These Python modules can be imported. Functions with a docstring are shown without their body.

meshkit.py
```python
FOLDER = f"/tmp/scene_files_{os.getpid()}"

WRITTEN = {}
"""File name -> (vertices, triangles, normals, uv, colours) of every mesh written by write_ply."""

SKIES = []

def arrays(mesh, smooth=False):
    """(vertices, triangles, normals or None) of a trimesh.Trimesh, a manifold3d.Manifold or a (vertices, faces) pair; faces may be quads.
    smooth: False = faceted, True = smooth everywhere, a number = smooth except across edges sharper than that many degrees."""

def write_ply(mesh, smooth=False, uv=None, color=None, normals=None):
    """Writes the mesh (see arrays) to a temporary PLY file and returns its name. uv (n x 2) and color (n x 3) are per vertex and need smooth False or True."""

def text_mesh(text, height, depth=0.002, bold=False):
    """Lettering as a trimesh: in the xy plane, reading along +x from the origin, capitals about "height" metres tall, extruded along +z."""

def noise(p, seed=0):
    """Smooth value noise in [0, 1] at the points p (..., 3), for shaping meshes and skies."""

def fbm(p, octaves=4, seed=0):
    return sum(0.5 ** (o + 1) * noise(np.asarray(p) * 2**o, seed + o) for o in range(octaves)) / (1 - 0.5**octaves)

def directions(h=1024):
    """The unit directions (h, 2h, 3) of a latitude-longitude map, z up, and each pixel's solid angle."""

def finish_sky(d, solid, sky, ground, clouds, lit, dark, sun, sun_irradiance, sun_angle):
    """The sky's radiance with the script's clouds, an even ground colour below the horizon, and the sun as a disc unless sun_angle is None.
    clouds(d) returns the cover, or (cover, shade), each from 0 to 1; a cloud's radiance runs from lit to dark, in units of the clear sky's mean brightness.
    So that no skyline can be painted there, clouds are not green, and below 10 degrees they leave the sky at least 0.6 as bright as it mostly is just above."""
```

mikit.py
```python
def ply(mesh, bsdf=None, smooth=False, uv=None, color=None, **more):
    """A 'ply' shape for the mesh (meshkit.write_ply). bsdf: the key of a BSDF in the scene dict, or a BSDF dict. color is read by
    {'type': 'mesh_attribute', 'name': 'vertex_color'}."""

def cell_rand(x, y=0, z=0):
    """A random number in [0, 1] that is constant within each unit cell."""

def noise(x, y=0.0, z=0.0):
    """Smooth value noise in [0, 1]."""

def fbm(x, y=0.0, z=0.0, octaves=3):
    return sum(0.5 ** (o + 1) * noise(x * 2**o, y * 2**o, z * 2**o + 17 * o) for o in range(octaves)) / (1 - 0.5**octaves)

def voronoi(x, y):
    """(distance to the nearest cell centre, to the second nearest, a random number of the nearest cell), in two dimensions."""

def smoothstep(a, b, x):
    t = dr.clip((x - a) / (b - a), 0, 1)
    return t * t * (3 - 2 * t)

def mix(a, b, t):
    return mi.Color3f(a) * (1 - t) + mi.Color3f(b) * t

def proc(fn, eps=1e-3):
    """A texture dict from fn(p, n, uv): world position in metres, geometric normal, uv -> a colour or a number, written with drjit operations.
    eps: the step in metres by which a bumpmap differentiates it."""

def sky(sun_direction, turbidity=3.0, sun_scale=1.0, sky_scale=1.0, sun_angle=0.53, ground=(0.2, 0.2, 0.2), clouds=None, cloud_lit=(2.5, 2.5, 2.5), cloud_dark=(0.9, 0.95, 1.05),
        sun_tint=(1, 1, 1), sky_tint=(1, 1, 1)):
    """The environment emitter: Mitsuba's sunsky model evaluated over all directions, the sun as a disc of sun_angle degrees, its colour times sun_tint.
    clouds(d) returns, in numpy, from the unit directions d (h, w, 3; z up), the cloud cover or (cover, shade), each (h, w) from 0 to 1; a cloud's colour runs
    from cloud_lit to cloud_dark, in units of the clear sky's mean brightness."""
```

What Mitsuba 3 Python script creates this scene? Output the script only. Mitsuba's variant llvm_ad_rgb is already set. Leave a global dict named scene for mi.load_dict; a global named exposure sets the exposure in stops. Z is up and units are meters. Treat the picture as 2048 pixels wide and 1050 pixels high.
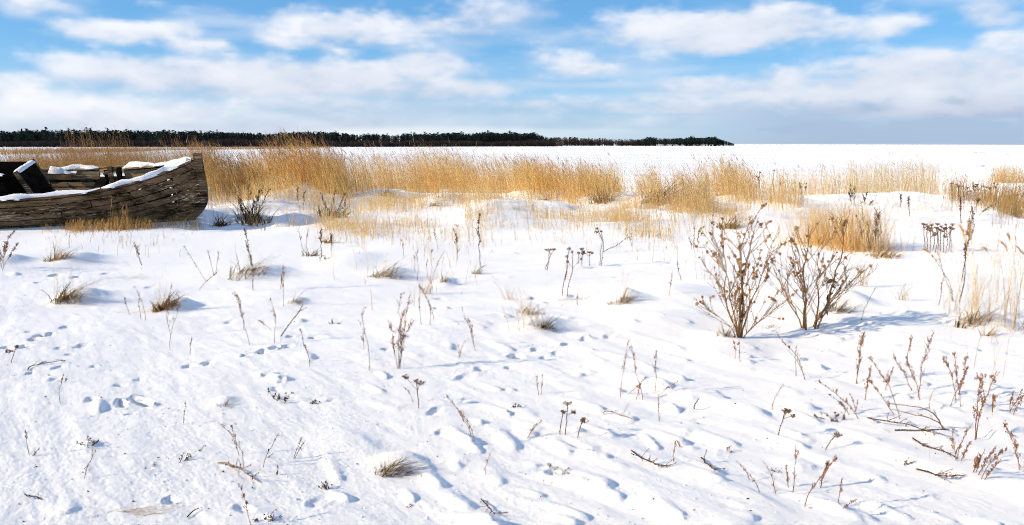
import math
import numpy as np, trimesh, mitsuba as mi, mikit, meshkit
from scipy.interpolate import RegularGridInterpolator

T = mi.ScalarTransform4f
scene, labels = {}, {}

# ------------------------------------------------------------------ camera, sky, exposure
PITCH, ROLL, EYE, FPX = math.radians(8.42), math.radians(0.15), np.array([0.0, 0.0, 1.65]), 1607.0
FWD = np.array([0, math.cos(PITCH), -math.sin(PITCH)])
_r, _u = np.array([1.0, 0, 0]), np.array([0, math.sin(PITCH), math.cos(PITCH)])
UP = _u * math.cos(ROLL) - _r * math.sin(ROLL)
scene['camera'] = {'type': 'perspective', 'fov': 2 * math.degrees(math.atan(1024 / FPX)), 'fov_axis': 'x', 'near_clip': 0.05, 'far_clip': 60000.0,
                   'to_world': T().look_at(origin=EYE.tolist(), target=(EYE + FWD).tolist(), up=UP.tolist())}
SUN_EL, SUN_SIDE = math.radians(25.0), math.radians(74.0)
SUN = np.array([-math.sin(SUN_SIDE) * math.cos(SUN_EL), -math.cos(SUN_SIDE) * math.cos(SUN_EL), math.sin(SUN_EL)])


def clouds(d):
    """Fair-weather cumulus banks low over the sea, drawn from noise inside a few cloud bodies: (azimuth, elevation, half width, half height in degrees, weight, shade)."""
    az, el = np.degrees(np.arctan2(d[..., 0], d[..., 1])), np.degrees(np.arcsin(np.clip(d[..., 2], -1, 1)))
    p = np.stack([az * 0.42, el * 1.15, az * 0 + 3.1], -1)
    warp = meshkit.fbm(p * 0.7, 3, 5) - 0.5
    n = meshkit.fbm(p + warp[..., None] * 1.3, 6, 11)
    fine = meshkit.fbm(p * 3.2, 4, 23)
    away = np.clip((np.hypot(np.maximum(np.abs(az) - 36, 0), np.maximum(el - 12, 0) * 1.2)) / 8, 0, 1)
    e, sh, wt = np.zeros_like(az), np.zeros_like(az), np.zeros_like(az) + 1e-6
    for a, h, w, t, g, s in BODIES:
        k = ((az - a) / w) ** 2 + (np.where(el > h, (el - h) / t, (el - h) / (t * 1.15))) ** 2
        v = g * np.exp(-k ** 1.4)
        e = 1 - (1 - e) * (1 - v * 0.96)
        under = np.clip(0.5 - (el - h) / (2.0 * t), 0, 1)
        sh, wt = sh + v * (s + 0.45 * under), wt + v
    e = e * (1 - away) + away * (0.05 + 0.5 * meshkit.fbm(p * 0.35, 3, 71))
    thin = np.exp(-((el - 0.8) / 2.8) ** 2) * (0.52 + 0.30 * mikit_step(8, -14, az))
    cover = mikit_step(0.12, 0.90, e * 0.92 + (n - 0.5) * 1.05 + (fine - 0.5) * 0.42) * 0.90
    wisps = mikit_step(0.50, 0.85, meshkit.fbm(np.stack([az * 0.10, el * 0.55, az * 0 + 9], -1), 5, 37)) * 0.45
    cover = 1 - (1 - cover) * (1 - thin) * (1 - wisps)
    layers = mikit_step(0.42, 0.72, meshkit.fbm(np.stack([az * 0.07 + warp, el * 1.5, az * 0 + 2], -1), 4, 55)) * np.exp(-((el - 2.8) / 1.5) ** 2) * mikit_step(-18, 6, az)
    cover = 1 - (1 - cover) * (1 - 0.8 * layers)
    slate = mikit_step(0, 22, az) * mikit_step(4.2, 1.4, el + (n - 0.5) * 3.2)
    cover = np.maximum(cover, slate * 0.82)
    shade = np.clip(sh / wt * 0.8 + (0.5 - n) * 0.6 - 0.02, 0, 1) * (1 - away) + 0.3 * away
    return cover, np.clip(np.maximum(shade, slate), 0, 1)


def mikit_step(a, b, x):
    t = np.clip((x - a) / (b - a), 0, 1)
    return t * t * (3 - 2 * t)


BODIES = [(-11.4, 7.60, 5.3, 1.21, 1.00, 0.05), (-15.5, 6.70, 1.9, 0.46, 0.80, 0.00), (-14.5, 4.53, 11.8, 1.21, 1.00, 0.30), (-5.7, 5.68, 2.9, 0.86, 1.00, 0.10), (-19.9, 4.39, 5.3, 1.14, 0.90, 0.15), (-26.2, 4.47, 4.3, 1.07, 0.90, 0.05), (-4.0, 3.68, 4.3, 0.64, 0.90, 0.25), (-29.2, 2.11, 6.4, 1.07, 0.90, 0.00), (-22.7, 1.93, 4.6, 0.78, 0.75, 0.10), (-26.2, 6.87, 3.4, 0.71, 0.90, 0.00), (-22.8, 7.01, 2.5, 0.71, 0.90, 0.00), (-21.6, 6.14, 2.1, 0.43, 0.80, 0.00), (-19.7, 6.35, 1.0, 0.36, 0.80, 0.00), (-29.8, 8.11, 3.2, 0.43, 0.80, 0.00), (-30.7, 7.57, 1.1, 0.36, 0.60, 0.00), (-31.5, 3.51, 2.1, 0.78, 0.60, 0.00), (11.1, 7.77, 5.3, 1.14, 1.00, 0.10), (17.5, 7.88, 4.6, 1.28, 1.00, 0.20), (13.8, 6.63, 3.2, 0.64, 0.90, 0.25), (24.0, 7.30, 2.7, 0.71, 0.90, 0.10), (30.1, 7.84, 2.1, 0.93, 0.85, 0.20), (30.9, 6.31, 1.8, 0.43, 0.75, 0.10), (5.0, 5.45, 3.0, 0.93, 0.70, 0.15), (9.9, 5.86, 1.4, 0.50, 0.50, 0.10), (13.5, 4.12, 5.3, 0.64, 0.80, 0.20), (18.6, 4.68, 2.9, 0.64, 0.70, 0.20), (28.8, 4.95, 7.1, 1.07, 1.00, 0.25), (24.1, 4.68, 3.9, 1.00, 0.90, 0.25), (26.1, 3.38, 11.8, 0.86, 1.00, 0.35), (-2.9, 8.68, 4.3, 1.35, 0.65, 0.15), (2.3, 2.67, 7.1, 0.36, 0.60, 0.45), (1.2, 6.73, 2.1, 0.93, 0.40, 0.10), (16.2, 2.77, 14.3, 0.64, 0.85, 0.25), (29.5, 2.25, 7.1, 0.71, 0.90, 0.80), (-13.2, 2.63, 6.1, 0.43, 0.60, 0.30)]
scene['sky'] = mikit.sky(SUN.tolist(), turbidity=2.2, sun_scale=1.0, sky_scale=0.84, ground=(0.78, 0.8, 0.84), clouds=clouds,
                         cloud_lit=(3.6, 3.62, 3.75), cloud_dark=(1.62, 1.92, 2.55), sun_tint=(1.0, 1.07, 1.18), sky_tint=(0.62, 1.03, 1.40))
exposure = 1.74

# ------------------------------------------------------------------ materials


def vcol(rough=None):
    return {'type': 'twosided', 'bsdf': {'type': 'diffuse', 'reflectance': {'type': 'mesh_attribute', 'name': 'vertex_color'}}}


def snow_height(p, n, uv):
    a, b = p.x * 0.62 - p.y * 0.78, p.x * 0.78 + p.y * 0.62
    return (mikit.fbm(a * 5, b * 22, p.z * 5, 3) * 0.55 + mikit.noise(a * 40, b * 70, p.z * 50) * 0.30
            + mikit.noise(p.x * 130, p.y * 130, p.z * 130) * 0.16)


def snow_tone(p, n, uv):
    k = mikit.fbm(p.x * 0.9, p.y * 0.35, p.z, 3)
    return mikit.mix((0.90, 0.91, 0.925), (0.94, 0.943, 0.948), mikit.smoothstep(0.3, 0.7, k))


def sea_tone(p, n, uv):
    k = mikit.fbm(p.x * 0.004, p.y * 0.022, 4.0, 3) * 0.6 + mikit.fbm(p.x * 0.02, p.y * 0.10, 7.0, 2) * 0.4 * mikit.smoothstep(900, 200, p.y) + 0.2 * mikit.smoothstep(200, 900, p.y)
    return mikit.mix((0.72, 0.745, 0.785), (0.86, 0.865, 0.875), mikit.smoothstep(0.36, 0.60, k))


scene['snow'] = {'type': 'bumpmap', 'scale': 0.008, 'arbitrary': mikit.proc(snow_height, 2e-3), 'bsdf': {'type': 'twosided', 'bsdf': {'type': 'principled', 'base_color': mikit.proc(snow_tone), 'roughness': 0.75, 'specular': 0.25}}}
scene['sea_snow'] = {'type': 'twosided', 'bsdf': {'type': 'principled', 'base_color': mikit.proc(sea_tone), 'roughness': 0.8, 'specular': 0.25}}
scene['plant'] = vcol()
scene['blade'] = {'type': 'principledthin', 'base_color': {'type': 'mesh_attribute', 'name': 'vertex_color'}, 'roughness': 0.8, 'spec_trans': 0.0, 'diff_trans': 0.9, 'eta': 1.2}


def wood(dark, mid, pale, k, wear):
    """Weathered boards: long grain, cracks and flakes of old paint, running along the boat."""
    def tone(p, n, uv):
        g = mikit.fbm(p.x * 0.9, p.y * 22 + k, p.z * 34, 4)
        fine = mikit.noise(p.x * 3.5, p.y * 120, p.z * 160 + k)
        board = mikit.noise(p.x * 0.35 + k, p.y * 7, p.z * 9)
        c = mikit.mix(dark, mid, mikit.smoothstep(0.25, 0.75, g * 0.45 + fine * 0.2 + board * 0.35))
        flake = mikit.smoothstep(1 - wear, 1.08 - wear, mikit.fbm(p.x * 5, p.y * 30, p.z * 60 + k, 3) * 0.62 + mikit.fbm(p.x * 1.1 + k, p.y * 2, p.z * 4, 2) * 0.42)
        return mikit.mix(c, pale, flake)

    def height(p, n, uv):
        return mikit.fbm(p.x * 1.4, p.y * 60 + k, p.z * 85, 3) + 0.6 * mikit.noise(p.x * 4, p.y * 150, p.z * 210 + k)
    return {'type': 'bumpmap', 'scale': 0.008, 'arbitrary': mikit.proc(height, 1e-3),
            'bsdf': {'type': 'twosided', 'bsdf': {'type': 'diffuse', 'reflectance': mikit.proc(tone)}}}


scene['hull_wood'] = wood((0.016, 0.010, 0.006), (0.27, 0.18, 0.105), (0.50, 0.42, 0.32), 1.7, 0.36)
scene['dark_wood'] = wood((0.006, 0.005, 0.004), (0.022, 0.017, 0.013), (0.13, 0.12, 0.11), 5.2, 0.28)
scene['pale_wood'] = wood((0.13, 0.08, 0.04), (0.47, 0.33, 0.19), (0.60, 0.48, 0.34), 9.4, 0.40)

# ------------------------------------------------------------------ the snow-covered shore (a height field, finer near the camera, carried on to all sides)
WIND = np.array([0.62, -0.78])
LEVEL = -0.8                                                   # the frozen sea
rng = np.random.default_rng(7)
ys = np.concatenate([-np.geomspace(60, 1.0, 36), np.linspace(-0.7, 1.9, 26), np.geomspace(2.0, 62, 760)])
ss = np.concatenate([-np.geomspace(9, 1.02, 40), np.linspace(-1.0, 1.0, 640), np.geomspace(1.02, 9, 40)])
ROWK = np.sqrt(ys ** 2 + 1.0) + 1.2
X, Y = ss[None, :] * ROWK[:, None], np.repeat(ys[:, None], len(ss), 1)
P3 = lambda k, a=0.0, b=0.0: np.stack([X * k + a, Y * k + b, X * 0 + 0.5], -1)
Z = (meshkit.fbm(P3(0.28), 3, 1) - 0.5) * 0.24 * mikit_step(3.0, 9.0, np.hypot(X, Y))
Z += (meshkit.fbm(P3(1.1), 3, 2) - 0.5) * 0.022
band = mikit_step(15.5, 18, Y) * mikit_step(29, 25, Y)
Z += band * (mikit_step(0.42, 0.75, meshkit.fbm(P3(0.55, 3), 4, 3)) * 0.20)
A_, B_ = X * WIND[0] + Y * WIND[1], X * WIND[1] * -1 + Y * WIND[0]
near = mikit_step(16, 7, np.hypot(X, Y))
sas = meshkit.fbm(np.stack([A_ * 0.9, B_ * 5.0 + 0.6 * np.sin(A_ * 1.3), A_ * 0], -1), 3, 4)
right = mikit_step(-1.4, 1.0, X)
Z += near * (0.4 + 0.6 * right) * (mikit_step(0.35, 0.75, sas) * 0.010 + (sas - 0.5) * 0.012)
Z += near * (meshkit.fbm(np.stack([A_ * 4, B_ * 16, A_ * 0], -1), 3, 6) - 0.5) * 0.011
Z += near * (1 - 0.5 * right) * (meshkit.fbm(P3(24), 3, 9) - 0.5) * 0.007


def stamp(cx, cy, length, width, ang, h, kind):
    """Adds one feature to the height field: 'mound', 'dent' (a footprint with a pushed-up rim) or 'drift' (a wind tongue with a steep lee end)."""
    R = 1.5 * max(length, width)
    r0, r1 = np.searchsorted(ys, cy - R), np.searchsorted(ys, cy + R)
    if r1 <= r0:
        return
    k0, k1 = ROWK[r0:r1].min(), ROWK[r0:r1].max()
    lo, hi = min((cx - R) / k0, (cx - R) / k1), max((cx + R) / k0, (cx + R) / k1)
    c0, c1 = np.searchsorted(ss, lo), np.searchsorted(ss, hi)
    if c1 <= c0:
        return
    x, y = X[r0:r1, c0:c1] - cx, Y[r0:r1, c0:c1] - cy
    a, b = (x * math.cos(ang) + y * math.sin(ang)) / length, (-x * math.sin(ang) + y * math.cos(ang)) / width
    q = np.hypot(a, b)
    if kind == 'mound':
        f = np.exp(-2.2 * q ** 2.4)
    elif kind == 'dent':
        f = -(1 - mikit_step(0.72, 1.0, q)) + 0.35 * np.exp(-((q - 1.12) / 0.16) ** 2) * (0.6 + 0.8 * np.sin(3 * np.arctan2(b, a) + cx * 40))
    else:
        a2 = a + 0.35 * b * b
        f = mikit_step(-1.1, 0.5, a2) * (1 - mikit_step(0.72, 0.98, a2)) * np.clip(1 - b * b, 0, 1) ** 1.3
    Z[r0:r1, c0:c1] += h * f


for m in [(-8.828, 24.299, 0.982, 4.467, 0, 0.28),
          (-6.418, 22.707, 0.918, 3.861, 0, 0.27),
          (-6.171, 25.84, 0.723, 3.731, 0, 0.24),
          (-9.539, 30.479, 1.135, 4.378, 0, 0.18),
          (-4.099, 24.946, 1.085, 3.463, 0, 0.18),
          (-1.985, 22.103, 0.825, 2.23, 0, 0.2),
          (0.568, 25.616, 0.876, 2.728, 0, 0.2),
          (2.373, 23.026, 0.788, 1.949, 0, 0.12),
          (-0.516, 18.706, 1.167, 3.082, 0, 0.15),
          (3.734, 20.268, 1.01, 2.239, 0, 0.25),
          (-5.456, 16.665, 0.989, 1.493, 0, -0.16),
          (-6.418, 17.302, 0.486, 1.888, 0, -0.14),
          (-4.38, 17.359, 0.488, 1.223, 0, -0.1),
          (-4.039, 21.317, 0.796, 2.488, 0, -0.15),
          (-6.182, 11.378, 0.322, 0.521, 0, 0.1),
          (-4.664, 8.578, 0.299, 0.39, 0, 0.11),
          (-3.411, 8.103, 0.18, 0.32, 0, 0.11),
          (-3.204, 10.292, 0.357, 0.561, 0, 0.09),
          (-1.536, 10.198, 0.289, 0.462, 0, 0.08),
          (-0.817, 9.673, 0.153, 0.299, 0, 0.07),
          (-2.274, 8.331, 0.132, 0.251, 0, 0.05),
          (0.256, 7.124, 0.249, 0.424, -0.5, 0.09),
          (1.17, 8.35, 0.238, 0.37, 0, 0.11),
          (1.801, 8.727, 0.663, 0.81, -0.15, 0.12),
          (1.309, 7.45, 0.71, 0.849, -0.2, 0.08),
          (3.439, 8.141, 0.31, 0.495, 0, 0.12),
          (4.274, 7.171, 0.297, 0.429, -0.2, 0.11),
          (2.871, 8.455, 0.536, 0.759, 0, 0.08),
          (1.728, 6.336, 0.405, 0.517, 0, 0.05),
          (-0.582, 4, 0.157, 0.137, -0.3, 0.05),
          (-0.92, 4.244, 0.359, 0.235, -0.7, 0.03),
          (-2.307, 4.212, 0.055, 0.067, 0, 0.03),
          (-0.584, 7.428, 0.708, 1.12, -0.3, 0.04),
          (-2.312, 11.349, 0.535, 1.085, 0, 0.07),
          (5.401, 9.77, 0.925, 1.019, 0, 0.1),
          (-1.841, 4.973, 0.096, 0.113, 0, 0.025),
          (-6.963, 11.022, 0.277, 0.438, 0, 0.1),
          (-10.12, 16.128, 0.302, 0.832, 0, 0.08)]:
    stamp(*m, 'mound')
for m in [(-2.479, 4.918, 0.029, 0.131, 0.6, 0.045), (-2.386, 4.978, 0.048, 0.177, 0.9, 0.055), (-2.335, 4.738, 0.031, 0.037, 0.1, 0.03), (-2.719, 5.006, 0.039, 0.072, 0.3, 0.04), (-2.683, 5.321, 0.038, 0.058, 0.2, 0.03), (-2.618, 5.462, 0.035, 0.055, 0.2, 0.03), (-4.004, 6.423, 0.049, 0.083, 0.2, 0.05), (-4.071, 6.661, 0.043, 0.08, 0.3, 0.05), (-4.095, 6.806, 0.052, 0.084, 0.3, 0.05), (-4.049, 6.862, 0.039, 0.075, 0.3, 0.04), (-4.079, 7.155, 0.041, 0.082, 0.2, 0.04), (-4.148, 6.405, 0.033, 0.066, 0.2, 0.04), (-3.552, 6.477, 0.07, 0.102, 0.4, 0.04), (-3.701, 6.409, 0.033, 0.066, 0.3, 0.03), (-4.282, 6.974, 0.044, 0.078, 0.3, 0.03), (-3.507, 6.204, 0.04, 0.062, 0.3, 0.03), (-3.365, 5.774, 0.041, 0.068, 0.2, 0.035), (-3.206, 5.457, 0.042, 0.073, 0.2, 0.03), (-3.483, 5.628, 0.033, 0.058, 0.2, 0.03), (-3.103, 5.803, 0.037, 0.054, 0.3, 0.03), (-2.413, 5.81, 0.048, 0.068, 0.2, 0.04), (-2.303, 5.894, 0.034, 0.085, 0.2, 0.045), (-2.083, 6.098, 0.035, 0.06, 0.2, 0.03), (-1.984, 6.22, 0.06, 0.094, 0.2, 0.05), (-1.913, 6.347, 0.053, 0.081, 0.2, 0.05), (-1.834, 6.396, 0.045, 0.082, 0.2, 0.04), (-1.701, 6.741, 0.047, 0.082, 0.2, 0.04), (-1.912, 6.757, 0.039, 0.073, 0.2, 0.03), (-1.743, 5.531, 0.043, 0.075, 0.2, 0.03), (-1.596, 5.412, 0.035, 0.06, 0.2, 0.03), (-1.658, 5.569, 0.036, 0.05, 0.2, 0.03), (-1.591, 5.24, 0.03, 0.067, 0.2, 0.035), (-1.172, 4.999, 0.029, 0.041, 0.2, 0.03), (0.454, 6.437, 0.053, 0.083, 0, 0.04), (0.196, 6.321, 0.053, 0.081, 0.1, 0.04), (0.037, 6.104, 0.063, 0.121, 0.3, 0.05), (0.848, 6.805, 0.056, 0.093, -0.3, 0.04), (0.622, 6.659, 0.051, 0.089, -0.2, 0.04), (0.356, 6.213, 0.04, 0.078, 0.1, 0.03), (-0.013, 5.806, 0.041, 0.068, 0.1, 0.03), (0.259, 6.091, 0.039, 0.075, 0, 0.03), (-0.892, 3.541, 0.061, 0.092, -0.4, 0.03), (-1.594, 3.547, 0.035, 0.065, 0.6, 0.03), (-1.21, 3.446, 0.034, 0.087, 0.9, 0.03), (0.221, 3.876, 0.056, 0.083, -0.4, 0.04), (-0.475, 4.79, 0.046, 0.105, -0.3, 0.035), (-0.333, 5.544, 0.071, 0.139, -0.4, 0.03), (-0.384, 4.442, 0.058, 0.074, -0.5, 0.025), (-0.791, 8.691, 0.055, 0.135, 0.1, 0.03), (-0.438, 6.314, 0.061, 0.08, -0.2, 0.03), (-1.003, 6.308, 0.048, 0.08, 0, 0.03), (-0.235, 5.763, 0.044, 0.081, -0.3, 0.04), (-2.653, 7.403, 0.047, 0.087, 0.2, 0.03), (-5.857, 10.167, 0.077, 0.163, 0.1, 0.04), (-5.497, 9.975, 0.063, 0.137, 0.1, 0.035), (-5.324, 10.382, 0.078, 0.169, 0.1, 0.035), (-5.718, 9.597, 0.061, 0.127, 0.1, 0.03), (-4.24, 9.271, 0.07, 0.136, 0.1, 0.03)]:
    stamp(*m[:2], m[2] * 0.85, m[3] * 0.8, m[4], m[5] * (0.5 if m[5] < 0.042 else 0.75), 'dent')
wa = math.atan2(WIND[1], WIND[0])
for i in range(520):                                          # wind tongues, thick on the right in front
    y = 3.0 * (4.4 ** rng.random())
    x = rng.uniform(-0.62, 0.75) * (y + 0.3)
    dense = 0.06 + 0.94 * mikit_step(-1.4, -0.1, x)
    if rng.random() > dense or y > 9 and rng.random() < 0.5:
        continue
    s = rng.uniform(0.6, 1.25) * (0.8 + 0.05 * y)
    stamp(x, y, s * rng.uniform(0.08, 0.26), s * rng.uniform(0.03, 0.075), wa + rng.normal(0, 0.18), s * rng.uniform(0.010, 0.030), 'drift')
for i in range(20):                                           # long low ridges down wind
    y = 3.2 * (3.0 ** rng.random())
    x = rng.uniform(-0.05, 0.75) * y
    stamp(x, y, rng.uniform(0.7, 1.3), rng.uniform(0.10, 0.2), wa + rng.normal(0, 0.06), rng.uniform(0.018, 0.038), 'drift')
fall = mikit_step(24, 40, np.hypot(X * 0.35, Y)) * 0 + mikit_step(25, 40, Y)
fall = np.maximum(fall, mikit_step(30, 58, -Y))
Z = Z * (1 - fall) + (LEVEL + 0.012 + (meshkit.fbm(P3(0.6), 3, 8) - 0.5) * 0.10 * mikit_step(60, 45, np.abs(Y))) * fall
far_side = mikit_step(3.0, 6.0, np.abs(X) / ROWK[:, None])
Z = Z * (1 - far_side) + (LEVEL + 0.012) * far_side
ground_z = RegularGridInterpolator((ys, ss), Z, bounds_error=False, fill_value=LEVEL)


def H(x, y):
    x, y = np.asarray(x, float), np.asarray(y, float)
    return ground_z(np.stack([y, x / (np.sqrt(y ** 2 + 1.0) + 1.2)], -1))


def grid_faces(nr, nc):
    i, j = np.meshgrid(np.arange(nr - 1), np.arange(nc - 1), indexing='ij')
    q = np.stack([i * nc + j, i * nc + j + 1, (i + 1) * nc + j + 1, (i + 1) * nc + j], -1).reshape(-1, 4)
    return np.vstack([q[:, [0, 1, 2]], q[:, [0, 2, 3]]])


def put(key, mesh, bsdf, smooth=False, color=None, label=None, category=None, group=None, kind=None, **more):
    """One entry of the scene; a key that is taken gets the next three-digit number."""
    k, n = key, 0
    while k in scene:
        n += 1
        k = f'{key}_{n:03d}'
    scene[k] = mikit.ply(mesh, bsdf, smooth=smooth, color=color, **more)
    tag(k, label, category, group, kind)
    return k


def tag(key, label=None, category=None, group=None, kind=None):
    d = {a: b for a, b in (('label', label), ('category', category), ('group', group), ('kind', kind)) if b}
    if d:
        labels[key] = d


_taken = {}


def name(key):
    """The key of a thing made of several parts."""
    n = _taken.get(key, -1) + 1
    _taken[key] = n
    return key if n == 0 else f'{key}_{n:03d}'


put('snow_ground', (np.stack([X, Y, Z], -1).reshape(-1, 3), grid_faces(*X.shape)), 'snow', smooth=True, label='wind-carved snow covering the shore in front', kind='structure')
rr, aa = np.concatenate([[0.0], np.geomspace(30, 30000, 90)]), np.linspace(0, 2 * np.pi, 181)
RX, RY = rr[:, None] * np.cos(aa), rr[:, None] * np.sin(aa)
put('frozen_sea', (np.stack([RX, RY, RX * 0 + LEVEL], -1).reshape(-1, 3), grid_faces(*RX.shape)), 'sea_snow', smooth=True, label='flat snow-covered sea ice reaching the horizon', kind='structure')


class Mesh:
    """Collects tubes, blades and small lumps with a colour per vertex."""

    def __init__(self):
        self.v, self.f, self.c, self.n = [], [], [], 0

    def add(self, v, f, c):
        v = np.asarray(v, float)
        self.v.append(v)
        self.f.append(np.asarray(f) + self.n)
        self.c.append(np.broadcast_to(np.asarray(c, float), (len(v), 3)))
        self.n += len(v)

    def tube(self, pts, radii, c, sides=4):
        p = np.asarray(pts, float)
        t = np.gradient(p, axis=0)
        t /= np.linalg.norm(t, axis=1, keepdims=True) + 1e-12
        ref = np.array([0.31, 0.9, 0.2]) if abs(t[:, 2]).mean() > 0.6 else np.array([0.1, 0.2, 1.0])
        a = np.cross(t, ref)
        a /= np.linalg.norm(a, axis=1, keepdims=True) + 1e-12
        b, g = np.cross(t, a), np.arange(sides) * 2 * np.pi / sides
        r = np.broadcast_to(radii, (len(p),))
        v = p[:, None] + r[:, None, None] * (np.cos(g)[None, :, None] * a[:, None] + np.sin(g)[None, :, None] * b[:, None])
        i, j = np.meshgrid(np.arange(len(p) - 1), np.arange(sides), indexing='ij')
        q = np.stack([i * sides + j, i * sides + (j + 1) % sides, (i + 1) * sides + (j + 1) % sides, (i + 1) * sides + j], -1).reshape(-1, 4)
        self.add(v.reshape(-1, 3), np.vstack([q[:, [0, 1, 2]], q[:, [0, 2, 3]]]), c)

    def lumps(self, centres, size, c, rs, stretch=1.0):
        """Small uneven octahedra."""
        n = len(centres)
        if not n:
            return
        o = np.array([[1, 0, 0], [-1, 0, 0], [0, 1, 0], [0, -1, 0], [0, 0, 1], [0, 0, -1.0]]) * [1, 1, stretch]
        v = np.asarray(centres)[:, None] + o[None] * (np.broadcast_to(size, (n,))[:, None, None]) * rs.uniform(0.55, 1.4, (n, 6, 1)) + rs.normal(0, 0.2, (n, 6, 3)) * np.broadcast_to(size, (n,))[:, None, None]
        t = np.array([[0, 2, 4], [2, 1, 4], [1, 3, 4], [3, 0, 4], [2, 0, 5], [1, 2, 5], [3, 1, 5], [0, 3, 5]])
        f = (t[None] + (np.arange(n) * 6)[:, None, None]).reshape(-1, 3)
        col = np.asarray(c) * rs.uniform(0.6, 1.4, (n, 1, 1))
        self.add(v.reshape(-1, 3), f, np.broadcast_to(col, (n, 6, 3)).reshape(-1, 3))

    def blades(self, pts, width, c, rs):
        """Many blades at once: pts (n, k, 3) along each, width (n,) at the foot, narrowing to the tip; c (n, 3) or (n, k, 3)."""
        n, k = pts.shape[:2]
        ang = rs.uniform(0, np.pi, n)
        side = np.stack([np.cos(ang), np.sin(ang), ang * 0], -1)
        taper = np.linspace(1, 0.25, k)
        off = side[:, None] * (np.broadcast_to(width, (n,))[:, None] * taper[None] * 0.5)[..., None]
        v = np.stack([pts - off, pts + off], 2).reshape(n, 2 * k, 3)
        s = np.arange(k - 1) * 2
        t = np.vstack([np.stack([s, s + 1, s + 3], -1), np.stack([s, s + 3, s + 2], -1)])
        f = (t[None] + (np.arange(n) * 2 * k)[:, None, None]).reshape(-1, 3)
        c = np.broadcast_to(c[:, None] if np.ndim(c) == 2 else c, (n, k, 3))
        self.add(v.reshape(-1, 3), f, np.repeat(c, 2, 1).reshape(-1, 3))

    def mesh(self):
        return np.vstack(self.v), np.vstack(self.f)

    def colors(self):
        return np.clip(np.vstack(self.c), 0.002, 0.95)

    def put(self, key, bsdf='plant', **kw):
        return put(key, self.mesh(), bsdf, color=self.colors(), **kw)


# ------------------------------------------------------------------ the old wooden boat
L_, HEEL, YAW, SINK, BX, BY = 7.2, math.radians(12), math.radians(14), 0.16, -6.66, 17.35


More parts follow.
